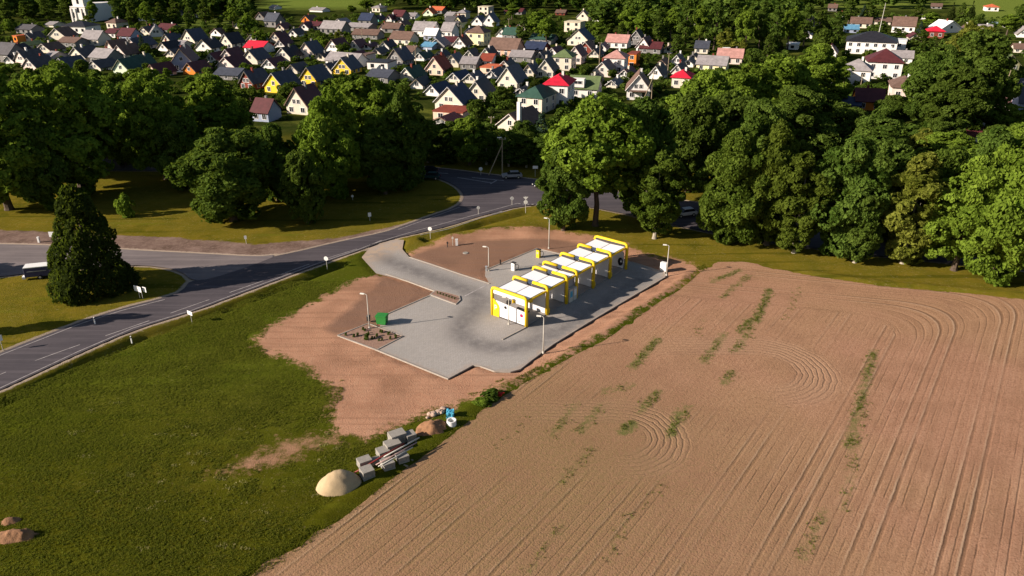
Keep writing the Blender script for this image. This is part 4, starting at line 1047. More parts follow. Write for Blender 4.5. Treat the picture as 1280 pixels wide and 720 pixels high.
# low garden shrubbery between the houses: nobody could count it
def shrubbery():
    rs_ = np.random.RandomState(18); src = [PR['h0'].crown, PR['h1'].crown]; Vs = []; Ts = []; n0 = 0
    for i in range(9000):
        if n0 > 2400: break
        px = rs_.uniform(-10, 1290); py = 20+rs_.rand()**1.1*185
        if not forest_ok(px, py): continue
        s = scl(py); r = rs_.uniform(.8, 2.4); h_ = r*rs_.uniform(.8, 1.4)
        bad = False
        for h in HOUSES:
            if h['py'] < py+1 and abs(px-h['px']) < r*s+h['w']*.5 and py-h_*s < h['py']-h['h']*.22: bad = True; break
            if py+1 >= h['py']-h['h']*.6 and h['py'] >= py+1 and abs(px-h['px']-2) < h['w']*.6: bad = True; break
        if bad: continue
        n0 += 1; x, y = G(px, py); me = src[i % 2]; n = len(me.vertices); a = np.empty(n*3, np.float32); me.vertices.foreach_get('co', a); a = a.reshape(-1, 4, 3)
        a = a[rs_.rand(len(a)) < .09]; c_ = a.mean(1, keepdims=True); a = (a-c_)*2.4+c_; t = rs_.uniform(0, 6.28)
        R_ = np.array([[math.cos(t), -math.sin(t), 0], [math.sin(t), math.cos(t), 0], [0, 0, 1]])
        Vs.append((a@R_.T*np.array([r/1.5, r/1.5, h_/2.4])+np.array([x, y, 0])).reshape(-1, 3)); Ts.append(np.full(len(a)*4, rs_.rand()))
    V = np.concatenate(Vs); n = len(V)//4; me = bpy.data.meshes.new('garden_shrubbery'); me.vertices.add(4*n); me.loops.add(4*n); me.polygons.add(n)
    me.vertices.foreach_set('co', V.astype(np.float32).ravel()); me.loops.foreach_set('vertex_index', np.arange(4*n, dtype=np.int32)); me.polygons.foreach_set('loop_start', (np.arange(n)*4).astype(np.int32))
    me.update(calc_edges=True); set_attr(me, 'tint', np.concatenate(Ts)); me.materials.append(L_dark)
    o = bpy.data.objects.new('garden_shrubbery', me); COL.objects.link(o); tag(o, 'low dark shrubs and hedges filling the gardens between the houses', 'shrubbery', kind='stuff')
shrubbery()

# ---------------------------------------------------------------- car wash
P1 = Vector((*G(657.8, 408.9), 0)); AX = math.radians(51.1); LC, WC, HH = 24.8, 5.75, 3.78
cw = empty('car_wash', (P1.x, P1.y, .06), AX-math.pi/2)      # local +y along the building, -x towards the vacuum area
tag(cw, 'open self-service car wash with white roofs and yellow tubular arches on the paved lot', 'car wash')
COLS = [0, 4.55, 9.0, 11.4, 15.7, 20.2, 24.8]
def arch(y, full):
    m = MB(); r = .235
    if full: m.tube([(0,y,-.1),(0,y,HH-.12),(-.1,y,HH+.13),(-.38,y,HH+.24),(-WC+.38,y,HH+.24),(-WC+.1,y,HH+.13),(-WC,y,HH-.12),(-WC,y,-.1)], r, 10)
    else:
        m.tube([(0,y,-.1),(0,y,HH-.1),(-.1,y,HH+.17),(-.38,y,HH+.28),(-2.45,y,HH+.28)], r, 10)
        m.build('arch', M_yellow, cw, True); m = MB()
        m.tube([(-WC,y,-.1),(-WC,y,HH-.1),(-WC+.1,y,HH+.17),(-WC+.38,y,HH+.28),(-WC+2.35,y,HH+.28)], r, 10)
    return m.build('arch', M_yellow, cw, True)
for i, y in enumerate(COLS):
    arch(y, i in (0, 6))
    if 0 < i < 6:
        MB().box((-1.42, y-.12, HH-.02), (2.1, .2, .4)).build('beam_dark_strip', M_dark, cw); MB().box((-WC+1.38, y-.12, HH-.02), (2.1, .2, .4)).build('beam_dark_strip', M_dark, cw)  # dark strip on the near side below each half beam
MB().box((-WC/2, .32, HH-.3), (WC-.5, .1, .3)).build('fascia', M_dark, cw); MB().box((-WC/2, LC-.14, HH-.04), (WC-.6, .16, .4)).build('fascia', M_dark, cw)
for i in range(6):
    y0, y1 = COLS[i]+.3, COLS[i+1]-.3; yc = (y0+y1)/2
    for sx in (-1, 1):   # two shallow roof sheets falling to the middle gutter
        xa, xb = (-.25, -WC/2+.09) if sx > 0 else (-WC+.25, -WC/2-.09); m = MB(); za, zb = HH-.12, HH-.24
        m.v = [Vector(v) for v in ((xa,y0,za),(xb,y0,zb),(xb,y1,zb),(xa,y1,za),(xa,y0,za-.08),(xb,y0,zb-.08),(xb,y1,zb-.08),(xa,y1,za-.08))]
        m.f = [(0,1,2,3),(7,6,5,4),(0,4,5,1),(1,5,6,2),(2,6,7,3),(3,7,4,0)]; m.build('roof_sheet', M_roofw, cw)
    MB().box((-WC/2, yc, HH-.47), (WC-.5, y1-y0-.04, .05)).build('bounce_shield', M_dgrey, cw)  # unseen dark plate added below the white sheets to damp bounce in the bay
    MB().box((-WC/2, yc, HH-.30), (.17, y1-y0, .1)).build('gutter', M_grey, cw)
    MB().box((-.12, yc, HH-.32), (.16, y1-y0, .24)).build('eaves_beam', M_yellow, cw)
    MB().box((-WC+.12, yc, HH-.3), (.16, y1-y0, .26)).build('eaves_beam', M_dark, cw)
    MB().box((-WC/2, yc, .06), (WC-.1, y1-y0+.3, .1)).build('bay_floor', M_floor, cw)
    MB().box((-WC/2, yc, .115), (.3, y1-y0, .02)).build('drain', M_dark, cw)
# partition walls
for i in range(1, 7):
    y = COLS[i]; yy = y-.0
    if i == 6: MB().prism([(-WC+.4, .1), (-.35, .1), (-.35, 2.6), (-.9, 3.0), (-WC+.4, 3.0)], .1, Matrix.Translation((0, yy-.25, 0))).build('partition_wall', M_panel, cw)
    else: MB().prism([(-WC+.4, .1), (-.35, .1), (-.35, 3.1), (-WC+.4, 3.1)], .1, Matrix.Translation((0, yy-.05, 0))).build('partition_wall', M_panel, cw)
# front wall: fascia strip, opening, white lower wall with sloping top, yellow foot plate
MB().box((-WC/2, -.04, HH-.26), (WC-.5, .06, .5)).build('front_fascia', M_panel, cw)
MB().prism([(-WC+.25, .12), (-.25, .12), (-.25, 2.0), (-WC+.25, 2.35)], .1, Matrix.Translation((0, -.05, 0))).build('front_wall', M_panel, cw)
MB().box((-WC/2, -.045, .06), (WC-.5, .12, .12)).build('plinth', M_dark, cw)
fp = MB().prism([(-WC+.19, .0), (-WC+1.25, .0), (-WC+1.25, 1.45), (-WC+1.15, 1.75), (-WC+.45, 2.45), (-WC+.19, 2.5)], .06, Matrix.Translation((0, -.13, 0))).build('foot_plate', M_yellow, cw)
pl = MB()
pl.box((-WC+.55, -.145, 1.35), (.1, .02, .75)); pl.box((-WC+.72, -.145, 1.62), (.25, .02, .09)); pl.box((-WC+.72, -.145, 1.3), (.25, .02, .09)); pl.box((-WC+.85, -.145, 1.46), (.09, .02, .3))
pl.build('lettering', M_white, fp)
def disc(x, z, r, mat, nm):
    m = MB(); m.tube([(x, -.06, z), (x, -.11, z)], r, 20); return m.build(nm, mat, cw)
disc(-WC+2.3, 1.75, .2, M_black, 'round_emblem'); disc(-.75, 1.4, .22, M_red, 'round_emblem')
sm = MB()
for k, (dx, w_) in enumerate(((0, .12), (.2, .05), (.32, .05), (.44, .1))): sm.box((-1.5+dx, -.062, .45), (w_, .02, .3 if k % 2 else .22))
sm.build('lettering', M_grey, cw)
MB().box((-WC/2+.3, 3.9, 1.9), (.9, .5, 1.0)).build('equipment_box', M_yellow, cw); MB().box((-WC/2-.9, 1.0, 2.0), (.45, .4, .5)).build('equipment_box', M_black, cw)
# hoses, mats and swivel arms in the bays
def hose(y, r=.6):
    m = MB()
    for t in range(5): m.tube([(-.55+.06*t, y+.25+.1*math.sin(a_), 1.35+(r-.06*t)*math.cos(a_)) if False else (-.6+(r-.07*t)*.65*math.sin(a_), y+.18+.05*t, 1.3+(r-.07*t)*math.cos(a_)) for a_ in [2*math.pi*q/16 for q in range(17)]], .06, 6)
    return m.build('hose_reel', M_black, cw)
hose(.15, .85); hose(.3, .55); hose(COLS[6]-.9, .6)
MB().box((-.9, .32, .75), (.9, .3, 1.2)).box((-.9, .45, 2.0), (1.9, .3, .2)).build('foam_brush_holder', M_black, cw)
MB().box((-.9, COLS[5]+.4, .9), (.5, .3, 1.1)).build('foam_brush_holder', M_black, cw)
for i in (0, 1, 2, 4, 5):
    yc = (COLS[i]+COLS[i+1])/2
    MB().tube([(-WC/2, yc, HH-.35), (-WC/2, yc, HH-.6), (-WC/2+1.2, yc+.6, HH-.65), (-WC/2+1.25, yc+.65, HH-1.1)], .03, 6).build('swivel_arm', M_zinc, cw)
    y = COLS[i+1]; MB().box((-3.6, y-.14, 1.45), (.45, .14, .7)).build('control_panel', M_grey, cw)
# technical room with two dispensers in front of it
MB().box((-WC/2, (COLS[2]+COLS[3])/2, 1.6), (WC-.7, 2.0, 3.1)).build('technical_room', M_grey, cw)
for k in range(2):
    v = MB().box((.12-.1, COLS[2]+.75+k*.95, 1.0), (.6, .8, 1.9)).build('dispenser', M_zinc, cw)
    MB().box((.335, COLS[2]+.75+k*.95, 1.25), (.03, .55, .9)).build('screen', M_blue if k == 0 else M_white, v)
# beams' warning feet at the posts
for i in (1, 2, 4, 5): MB().box((.0, COLS[i]+.42, .45), (.16, .2, .7)).build('post_guard', M_yellow, cw)

# ---------------------------------------------------------------- lot furniture
def lamp(px, py, h, lab, mat=M_zinc, az=math.radians(165)):
    x, y = G(px, py); e = empty('street_lamp', (x, y, .03), az)
    MB().tube([(0,0,0),(0,0,h*.6),(0,0,h-.1),(.15,0,h),(.45,0,h+.03)], [.085,.07,.05,.045,.04], 8).build('pole', mat, e, True)
    MB().box((.62, 0, h+.03), (.55, .24, .1)).build('lamp_head', M_lamp, e); MB().tube([(0,0,0),(0,0,.28)], .14, 8).build('base', mat, e)
    return tag(e, lab, 'street lamp', 'lamp posts of the paved lot')
lamp(462, 411, 4.9, 'slim lamp post standing in the brown planting bed')
lamp(611, 339, 3.9, 'slim lamp post at the near corner of the vacuum area')
lamp(686, 311, 5.2, 'slim lamp post behind the vacuum area near the grass')
lamp(833, 345, 4.9, 'slim lamp post beside the white cabinet at the far end')
lamp(679, 442, 5.0, 'slim lamp post on the kerb in front of the car wash corner')
lamp(636, 406, 3.9, 'slim lamp post right in front of the white front wall')
e = empty('waste_container', (*G(478, 405), .06), math.radians(-12)); tag(e, 'green waste container on the lot beside the planting bed', 'bin')
MB().prism([(-.6,.12),(.6,.12),(.72,1.15),(-.72,1.15)], 1.0, Matrix.Translation((0,-.5,0))).build('body', M_green, e)
MB().prism([(-.78,1.16),(.78,1.16),(.74,1.36),(-.74,1.30)], 1.1, Matrix.Translation((0,-.55,0))).build('lid', M_green, e)
for sx in (-.5, .5):
    for sy in (-.35, .35): MB().tube([(sx-.04, sy, .1), (sx+.04, sy, .1)], .1, 10).build('wheel', M_black, e)
e = empty('litter_bin', (*G(461, 402), .05), .3); tag(e, 'dark litter bin at the corner of the planting bed', 'bin')
MB().tube([(0,0,.1),(0,0,.8)], [.22,.27], 12).build('body', M_black, e); MB().tube([(0,0,.8),(0,0,.9)], [.29,.2], 12).build('lid', M_dark, e)
rs = random.Random(3)
shr = None
for i in range(20):
    u_, v_ = rs.uniform(.08, .92), rs.uniform(.1, .9); a_ = Vector(r_plant[0]); b_ = Vector(r_plant[1]); d_ = Vector(r_plant[3])
    p = a_+(b_-a_)*u_+(d_-a_)*v_; c = bpy.data.objects.new('young_shrub', PR['h0'].crown); COL.objects.link(c); c.location = (p.x, p.y, .06); k = rs.uniform(.09, .16) if i else .3
    c.scale = (k, k, k*1.2); tag(c, 'tiny young shrub planted in the brown bed beside the green container' if i else 'largest dark shrub in the brown planting bed beside the lamp post', 'shrub', 'young shrubs in the planting bed')
for i in range(7):
    p = G(547+i*3.6, 368+i*1.2); c = bpy.data.objects.new('young_shrub', PR['h0'].crown); COL.objects.link(c); c.location = (*p, .15); c.scale = (.1, .1, .14)
    tag(c, 'tiny young shrub on the small kerbed island at the lot entrance', 'shrub', 'young shrubs on the island')
def vacuum(px, py, mat, lab, h=1.75, w_=.5):
    e = empty('vacuum_station', (*G(px, py), .05), AX-math.pi/2); tag(e, lab, 'vacuum cleaner')
    MB().box((0,0,h/2), (w_, w_*.8, h)).build('body', mat, e); MB().box((0,0,h+.05), (w_+.1, w_*.8+.1, .1)).build('cap', M_dark, e)
    MB().tube([(.25,0,h*.8),(.75,.1,h*.9),(.95,.1,.9),(.7,.1,.2),(.35,.2,.1)], .05, 6).build('hose', M_black, e)
    MB().box((0,-w_*.4-.01,h*.62), (w_*.5,.03,.3)).build('panel', M_grey, e)
vacuum(642, 338, M_white, 'white vacuum cabinet with black hoses on the vacuum area', 1.2, .6)
vacuum(673, 322, M_yellow, 'yellow vacuum cabinet at the far corner of the vacuum area', 1.3, .6)
e = tag(MB().tube([(0,0,0),(0,0,.75),(-.1,0,.8)], .1, 8).build('bollard', M_black), 'short black bollard on the kerb left of the white vacuum cabinet', 'bollard'); e.location = (*G(625.5, 331), .05)
e = tag(MB().box((0,0,.35), (.3,.3,.7)).box((0,0,.74), (.38,.38,.08)).build('mat_stand', M_grey), 'small grey mat stand at the foot of the corner lamp post', 'stand'); e.location = (*G(608, 339), .05)
e = empty('electric_cabinet', (*G(829.5, 339), .05), AX-math.pi/2); tag(e, 'white electric cabinet beside the far lamp post', 'cabinet')
MB().box((0,0,.75), (1.0,.6,1.3)).build('body', M_white, e); MB().box((0,0,.05), (1.05,.65,.12)).build('base', M_conc, e); MB().box((0,-.31,.78), (.85,.03,1.1)).build('door', M_white, e)
e = empty('utility_cabinet', (*G(571, 307), .02), .1); tag(e, 'white utility cabinet on the bare earth by the junction', 'cabinet')
MB().box((0,0,.55), (.38,.3,1.05)).build('body', M_white, e); MB().box((0,0,1.1), (.44,.36,.08)).build('cap', M_white, e)
e = tag(MB().box((0,0,.5), (.12,.12,1.0)).box((0,0,.75), (.28,.06,.3)).build('marker_post', M_dark), 'dark marker post left of the white utility cabinet', 'post'); e.location = (*G(559.5, 309), .0)
e = tag(MB().box((0,0,.8), (.06,.06,1.6)).box((0,-.02,1.35), (.3,.04,.35)).build('marker_post', M_zinc), 'thin pale marker post between the dark post and utility cabinet', 'post'); e.location = (*G(566, 307), .0)
e = tag(MB().tube([(0,0,.0),(0,0,.1)], [.5,.42], 14).build('manhole_ring', M_conc), 'low pale concrete manhole ring on the bare earth', 'manhole'); e.location = (*G(582, 316.5), .01)

# ---------------------------------------------------------------- signs and posts by the road
def sign(px, py, h, shape, lab, rz=0.0, sz=.6, tilt=0, name='road_sign'):
    e = empty(name, (*G(px, py), 0), rz); MB().tube([(0,0,-.2),(0,0,h)], .04, 6).build('post', M_zinc, e)
    m = MB()
    if shape == 'round': m.tube([(0,-.06,h-.3),(0,-.09,h-.3)], sz/2, 16)
    elif shape == 'tri': m.prism([(-sz/2,.25+h-.3),(0,h-.3-.35),(sz/2,h-.3+.25)], .03, Matrix.Translation((0,-.08,0)))
    else: m.box((0,-.07,h-.3), (sz, .03, sz*.55 if shape == 'board' else sz*1.35))
    m.build('sign_panel', M_white, e); return tag(e, lab, 'road sign')
e = sign(657, 265, 3.0, 'tri', 'white triangular sign above a round one on a post beside the car wash verge', .1, .95)
MB().tube([(0,-.07,1.95),(0,-.1,1.95)], .38, 16).build('sign_panel', M_white, e)
sign(640, 256, 1.6, 'round', 'round sign on the road edge left of the triangular sign', .2, .7)
sign(622, 219+24, 1.0, 'round', 'small low round sign by the kerb of the junction, faint', .2, .1) if False else None
sign(598, 268, 1.6, 'round', 'small greenish round sign between the carriageways', .2, .6)
sign(601, 219, 1.7, 'round', 'round grey sign behind the road left of the braced pole', 0, .8)
sign(538, 297, 1.9, 'round', 'small round white sign on the verge above the lot entrance', -.2, .7)
sign(441, 250, 1.1, 'round', 'small white sign on the dark lawn near the light strip', 0, .5)
sign(462.5, 276, 1.5, 'rect', 'upright white rectangular sign on the dark verge', .3, .55)
sign(409, 335, 1.9, 'round', 'small round white sign at the road edge opposite the gravel strip', -.2, .7)
sign(669, 221, 2.4, 'board', 'blue-grey board sign behind the silver car', 0, 1.1)
sign(240, 403, 1.7, 'board', 'white flat direction board on the road edge above the grass verge', -.6, 1.0)
e = sign(4, 438, 2.0, 'rect', 'white sign seen from the back at the left edge of the picture', .9, .55)
e = sign(175, 373, 1.8, 'board', 'pair of white boards on two posts on the grass triangle', -.5, 1.5)
MB().tube([(.5,.1,-.2),(.5,.1,1.6)], .04, 6).build('post', M_zinc, e); MB().box((.95,.3,1.45), (.7,.04,.75)).build('sign_panel', M_white, e)
e = sign(71, 307, 2.3, 'board', 'wide white board on a single post behind the side road', .0, 1.6)
e = tag(MB().box((0,0,.45), (.3,.3,.9)).box((0,0,.93),(.34,.34,.08)).build('marker_stone', M_white), 'small white marker stone behind the side road', 'marker'); e.location = (*G(49, 303), 0)
sign(308, 305, 1.5, 'rect', 'faint thin framed sign on the olive verge below the standalone tree', .2, .4)
pst = None
for px, py, lab in ((165, 429, 'white delineator post on the near road edge in the long shadow'), (119, 405, 'white delineator post on the far road edge')):
    e = tag(MB().box((0,0,.5), (.13,.1,1.0)).build('delineator_post', M_white), lab, 'post', 'delineator posts'); e.location = (*G(px, py), 0)
    b = MB().box((0,0,.8), (.14,.11,.16)).build('reflector_band', M_black, e)
def pole(px, py, h, lab, brace=None, top=None, lean=(0, 0), mat=M_wood):
    e = empty('utility_pole', (*G(px, py), 0)); tag(e, lab, 'utility pole')
    MB().tube([(0,0,-.2),(lean[0],lean[1],h)], [.15,.1], 8).build('pole', mat, e)
    if brace:
        bx, by = G(*brace); q = Vector((bx, by, 0))-e.location; MB().tube([q, (lean[0]*.8, lean[1]*.8, h*.82)], [.13,.1], 8).build('brace', mat, e)
    c = MB().box((lean[0], lean[1], h-.35), (1.5, .1, .1)).build('crossarm', mat, e)
    for k in (-.6, 0, .6): MB().tube([(lean[0]+k,lean[1],h-.3),(lean[0]+k,lean[1],h-.05)], .05, 6).build('insulator', M_white, e)
    if top: MB().box((lean[0]-.6, lean[1], h), (.9, .3, .14)).build('lamp_head', M_lamp, e)
    return e
pole(628, 218, 8.0, 'tall braced wooden pole behind the road at the junction', (611, 219), True)
pole(614.5, 178, 6.5, 'second braced pole among the dark trees left of the modern house', (608, 178))
pole(814, 127, 9.0, 'braced grey pole in front of the broad brown-roofed house', (803, 128))
pole(1198, 172, 7.0, 'leaning yellowish pole above the right shrubs', lean=(1.3, 0))
pole(1252, 122, 9.5, 'lamp pole behind the pink flat roof at right', top=True, lean=(.8, 0))
for px, py, h_, lab in ((749,82,9,'thin grey pole left of the pink hipped house'),(834,98,9,'thin grey pole between the red and white houses'),(520,82,8,'thin pole right of the dark grey gabled house'),(453,52,7,'thin pole among the far long grey roofs'),(636,40,7,'thin pole behind the dark green far roof'),(1075,112,5,'thin pole in front of the white modern villa'),(577,56,9,'thin pole beside the brown hipped house'),(429,60,6,'white pole beside the white gabled house with maroon roof')): pole(px, py, h_, lab)
e = empty('radio_mast', (*G(1094, 61), 0)); tag(e, 'tall thin radio mast above the black-roofed hall', 'mast')
MB().tube([(0,0,0),(.9,0,20)], [.22,.08], 6).build('mast', M_zinc, e); MB().box((.9,0,18), (.9,.1,.1)).build('crossarm', M_zinc, e)

# ---------------------------------------------------------------- vehicles
def car(px, py, rz, body, lab, L_=4.3):
    e = empty('parked_car', (*G(px, py), .03), rz); tag(e, lab, 'car')
    k = L_/4.3; I = Matrix.Translation((0, -.88, 0))
    prof = [(-2.1,.35),(2.1,.35),(2.15,.62),(2.05,.82),(1.1,.95),(-1.6,.98),(-2.1,.85),(-2.15,.6)]
    b = MB().prism([(x*k, z) for x, z in prof], 1.76, I).build('body', body, e)
    bm = bmesh.new(); bm.from_mesh(b.data); bmesh.ops.bevel(bm, geom=bm.edges[:], offset=.07, segments=2, affect='EDGES'); bm.to_mesh(b.data); bm.free()
    c = MB(); lo = [(-1.75,-.8),(1.0,-.8),(1.0,.8),(-1.75,.8)]; hi = [(-1.35,-.62),(.35,-.62),(.35,.62),(-1.35,.62)]
    c.v = [Vector((x*k, y, .95)) for x, y in lo]+[Vector((x*k, y, 1.42)) for x, y in hi]; c.f = [(0,1,5,4),(1,2,6,5),(2,3,7,6),(3,0,4,7)]; c.build('window_band', M_glass, e)
    MB().box((-.5*k, 0, 1.44), (1.72*k, 1.26, .06)).build('roof', body, e)
    for x in (-1.3, 1.35):
        for y in (-.82, .82):
            w_ = MB().tube([(x*k, y-.1, .33), (x*k, y+.1, .33)], .33, 14).build('wheel', M_black, e); MB().tube([(x*k, y-.115, .33), (x*k, y+.115, .33)], .17, 10).build('rim', M_zinc, w_)
    for y in (-.65, .65): MB().box((2.12*k, y, .66), (.08, .3, .14)).build('headlight', M_lamp, e); MB().box((-2.12*k, y, .7), (.08, .25, .14)).build('tail_light', M_red, e)
    return e
M_cb = plain('black_car_paint', (.012,.014,.02), .25, .05); M_cs = plain('silver_car_paint', (.42,.42,.44), .3, .05, metal=.4); M_cg = plain('dark_green_car_paint', (.03,.07,.07), .25, .05)
car(538, 223.5, math.radians(174), M_cg, 'dark car driving on the shaded road left of the junction'); car(535, 216.5, math.radians(174), M_cb, 'black car behind the other dark car on the shaded road')
car(640, 222.5, math.radians(186), M_cs, 'silver car on the road in front of the braced pole'); car(680, 234, math.radians(200), M_cb, 'black car half hidden under the bright tree beside the junction', 4.6)
car(856, 270, math.radians(200), plain('white_car_paint', (.7,.7,.7), .3, .04), 'white car glimpsed through the belt of trees')
# box trailer on the side road
x, y = G(50, 346.5); e = empty('box_trailer', (x, y, .03), math.radians(17)); tag(e, 'dark navy box trailer with white roof beside the big dense conifer', 'trailer')
MB().box((0,0,1.15), (3.3,1.7,1.4)).build('body', M_navy, e); MB().box((0,0,1.92), (3.36,1.76,.12)).build('roof', M_white, e); MB().box((-1.68,0,1.15), (.05,1.66,1.3)).build('end_panel', plain('lilac_panel', (.45,.43,.58), .5), e)
for yy in (-.88, .88):
    w_ = MB().tube([(.3, yy-.1, .33), (.3, yy+.1, .33)], .33, 14).build('wheel', M_black, e); MB().tube([(.3, yy-.12, .33), (.3, yy+.12, .33)], .16, 10).build('rim', M_zinc, w_)
MB().box((-1.9,-.35,.35), (.45,.8,.35)).build('step_box', M_white, e); MB().box((0,-.87,1.3), (2.6,.03,.1)).build('side_strip', M_grey, e)

# ---------------------------------------------------------------- building material on the verge
def block(px, py, sx, sy, sz, lab, z=0.0, a=.55, planks=True):
    e = empty('block_stack', (*G(px, py), z), a); tag(e, lab, 'concrete blocks', 'stacks of concrete blocks on the verge')
    if planks:
        p = MB()
        for k in (-.35, 0, .35): p.box((sx*k, 0, .06), (.12, sy*.95, .12))
        p.build('pallet', M_wood, e); z0 = .12
    else: z0 = 0
    n = max(2, int(sz/.25)); m = MB(); hh = (sz-z0)/n
    for i in range(n): m.box((0, 0, z0+hh*(i+.5)), (sx-(i % 2)*.03, sy-(i % 2)*.03, hh-.015))
    for k in range(2): m.box((sx*(k-.5)*.5, 0, z0+(sz-z0)/2), (.02, sy+.012, sz-z0-.02))
    m.build('blocks', M_conc, e); return e
block(459.5, 597, 1.15, 1.15, 1.05, 'grey block stack nearest to the sand pile')
block(456, 583, 1.25, 1.0, .9, 'pale block stack behind the nearest one, left end of the row')
block(485, 586, 1.1, 1.1, .95, 'grey block stack standing alone in front of the pipes')
block(471, 578, 1.4, .9, .45, 'low block stack under the pipes beside the left pair')
block(479, 570, 1.1, 1.1, .8, 'pale block stack in the middle of the row under the red pipe')
block(491, 563, 1.5, 1.2, 1.0, 'wide pale block stack right of the middle one under the red pipe')
block(497, 553, 1.6, 1.2, 1.2, 'broad grey block stack at the back of the row')
block(513, 551, 1.0, 1.0, .95, 'small dark block stack nearest to the earth mound')
block(503, 577, 1.1, 1.0, .85, 'grey block stack in front of the wide pale one')
def pipe(a, b, z0, z1, r, mat, lab, nm='pipe'):
    p = Vector((*G(*a, z0), z0)); q = Vector((*G(*b, z1), z1)); o = MB().tube([p, (p+q)/2+Vector((0,0,-.03)), q], r, 8).build(nm, mat, None, True); return tag(o, lab, 'pipe', 'pipes lying over the block stacks')
pipe((443,591), (505,554), .35, 1.35, .075, M_rust, 'long dark red pipe reaching down to the sand pile')
pipe((480,571), (524,547), 1.15, 1.2, .07, M_zinc, 'pale pipe beside the red one ending near the earth mound')
pipe((470,581), (521,553), 1.05, 1.1, .06, plain('pink_pipe', (.5,.33,.30), .5), 'thin pinkish pipe in front of the pale pipes')
pipe((473,583), (516,559), 1.0, 1.0, .06, M_zinc, 'shortest pale pipe, in front of the others')
e = tag(MB().box((0,0,.08), (1.5,.18,.08)).build('plank', M_wood), 'loose plank on the ground in front of the block stacks', 'plank', 'loose planks'); e.location = (*G(502, 581), 0); e.rotation_euler = (0, 0, -.5)
e = tag(MB().box((0,0,.08), (1.1,.18,.08)).build('plank', M_wood), 'loose plank right of the front one by the block stacks', 'plank', 'loose planks'); e.location = (*G(511, 574), 0); e.rotation_euler = (0, 0, -.6)
def mound(name, px, py, rx, ry, h, mat, lab, cat, seed, rough=.12, rz=0.0, peak=1.0):
    x, y = G(px, py); n = 44; V = []; Fc = []
    rs_ = np.random.RandomState(seed); ang = np.linspace(0, 2*math.pi, n, endpoint=False)
    for i in range(15):
        t = i/14
        for a_ in ang:
            r = t; z = h*(1-t**peak)**(1.15 if peak < 1.9 else .92) if i < 14 else -.12
            V.append((math.cos(a_)*r*rx, math.sin(a_)*r*ry, z))
    V = np.array(V); nz = vnoise(V[:, :2]+50, 1.2, seed)*1.2+vnoise(V[:, :2]+50, 3.5, seed+1)*.6-.9
    V[:, 2] += nz*rough*h*np.repeat(np.sin(np.linspace(.3, 3.0, 15)), n); V[:, :2] *= (1+nz*rough*.9)[:, None]
    for i in range(14):
        for j in range(n): Fc.append((i*n+j, (i+1)*n+j, (i+1)*n+(j+1) % n, i*n+(j+1) % n))
    o = mesh_obj(name, V.tolist(), Fc, mat, smooth=True); o.location = (x, y, 0); o.rotation_euler = (0, 0, rz); return tag(o, lab, cat)
mound('sand_pile', 424, 607, 2.15, 1.6, 1.6, M_sand, 'pale sand pile at the left end of the block stacks', 'sand pile', 3, .06, .3, 1.95)
mound('earth_mound', 540, 537, 1.75, 1.35, 1.05, M_earth, 'brown lumpy earth mound right of the block stacks', 'earth mound', 5, .35, .1, 1.6)
mound('earth_mound', 18, 672, 2.2, .9, .75, M_earth, 'long earth mound in the grass at the lower left edge', 'earth mound', 9, .35, .12, 1.8)
mound('earth_mound', 12, 652, 1.0, .6, .4, M_earth, 'smaller lump behind the long mound at the lower left edge', 'earth mound', 12, .4, .3, 1.6)
rs = random.Random(8)
for i in range(16):
    px, py = 535+i*1.45+rs.uniform(-1, 1), 521-i*.55+rs.uniform(-2, 2); r = rs.uniform(.18, .36)
    bm = bmesh.new(); bmesh.ops.create_icosphere(bm, subdivisions=2, radius=r)
    for v in bm.verts: v.co *= rs.uniform(.8, 1.15); v.co.z *= .7
    me = bpy.data.meshes.new('stone'); bm.to_mesh(me); bm.free(); me.materials.append(M_stone); o = bpy.data.objects.new('stone', me); COL.objects.link(o); o.location = (*G(px, py), r*.45)
    tag(o, 'pinkish stone in the heap between earth mound and blue sack', 'stone', 'heap of stones')
bm = bmesh.new(); bmesh.ops.create_cube(bm, size=1); bmesh.ops.subdivide_edges(bm, edges=bm.edges[:], cuts=4, use_grid_fill=True)
for v in bm.verts:
    v.co.x *= .75+.12*rs.uniform(-1, 1); v.co.y *= .75+.12*rs.uniform(-1, 1); v.co.z = (v.co.z+.5)*.85+rs.uniform(-.06, .06)
me = bpy.data.meshes.new('blue_sack'); bm.to_mesh(me); bm.free(); me.materials.append(M_blue); o = bpy.data.objects.new('sack', me); COL.objects.link(o); o.location = (*G(563, 522), -.02); tag(o, 'crumpled bright blue sack behind the white concrete ring', 'sack')
m = MB(); n = 28
for (r, z) in ((.5, 0), (.5, .7), (.38, .7), (.38, .1)):
    for i in range(n): a_ = 2*math.pi*i/n; m.v.append(Vector((r*math.cos(a_), r*math.sin(a_), z)))
for k in range(3):
    for i in range(n): m.f.append((k*n+i, k*n+(i+1) % n, (k+1)*n+(i+1) % n, (k+1)*n+i))
m.f.append(tuple(range(3*n, 4*n)))
o = m.build('concrete_ring', M_white); o.location = (*G(564.5, 532), 0); tag(o, 'white concrete ring standing in front of the blue sack', 'concrete ring')
b = bpy.data.objects.new('bush', PR['h0'].crown); COL.objects.link(b); b.location = (*G(613, 499), 0); b.scale = (1.0, .75, .42); tag(b, 'low green bush on the verge above the concrete ring', 'bush')
b = bpy.data.objects.new('bush', PR['h1'].crown); COL.objects.link(b); b.location = (*G(604, 506), 0); b.scale = (.8, .6, .3); tag(b, 'lower bright green bush left of the flowers', 'bush')
fl = MB()
for i in range(60):
    a_ = rs.uniform(0, 6.28); r = rs.uniform(0, .5); fl.box((r*math.cos(a_), r*.7*math.sin(a_), .35+rs.uniform(-.1, .2)), (.1, .1, .08), rs.uniform(0, 3))
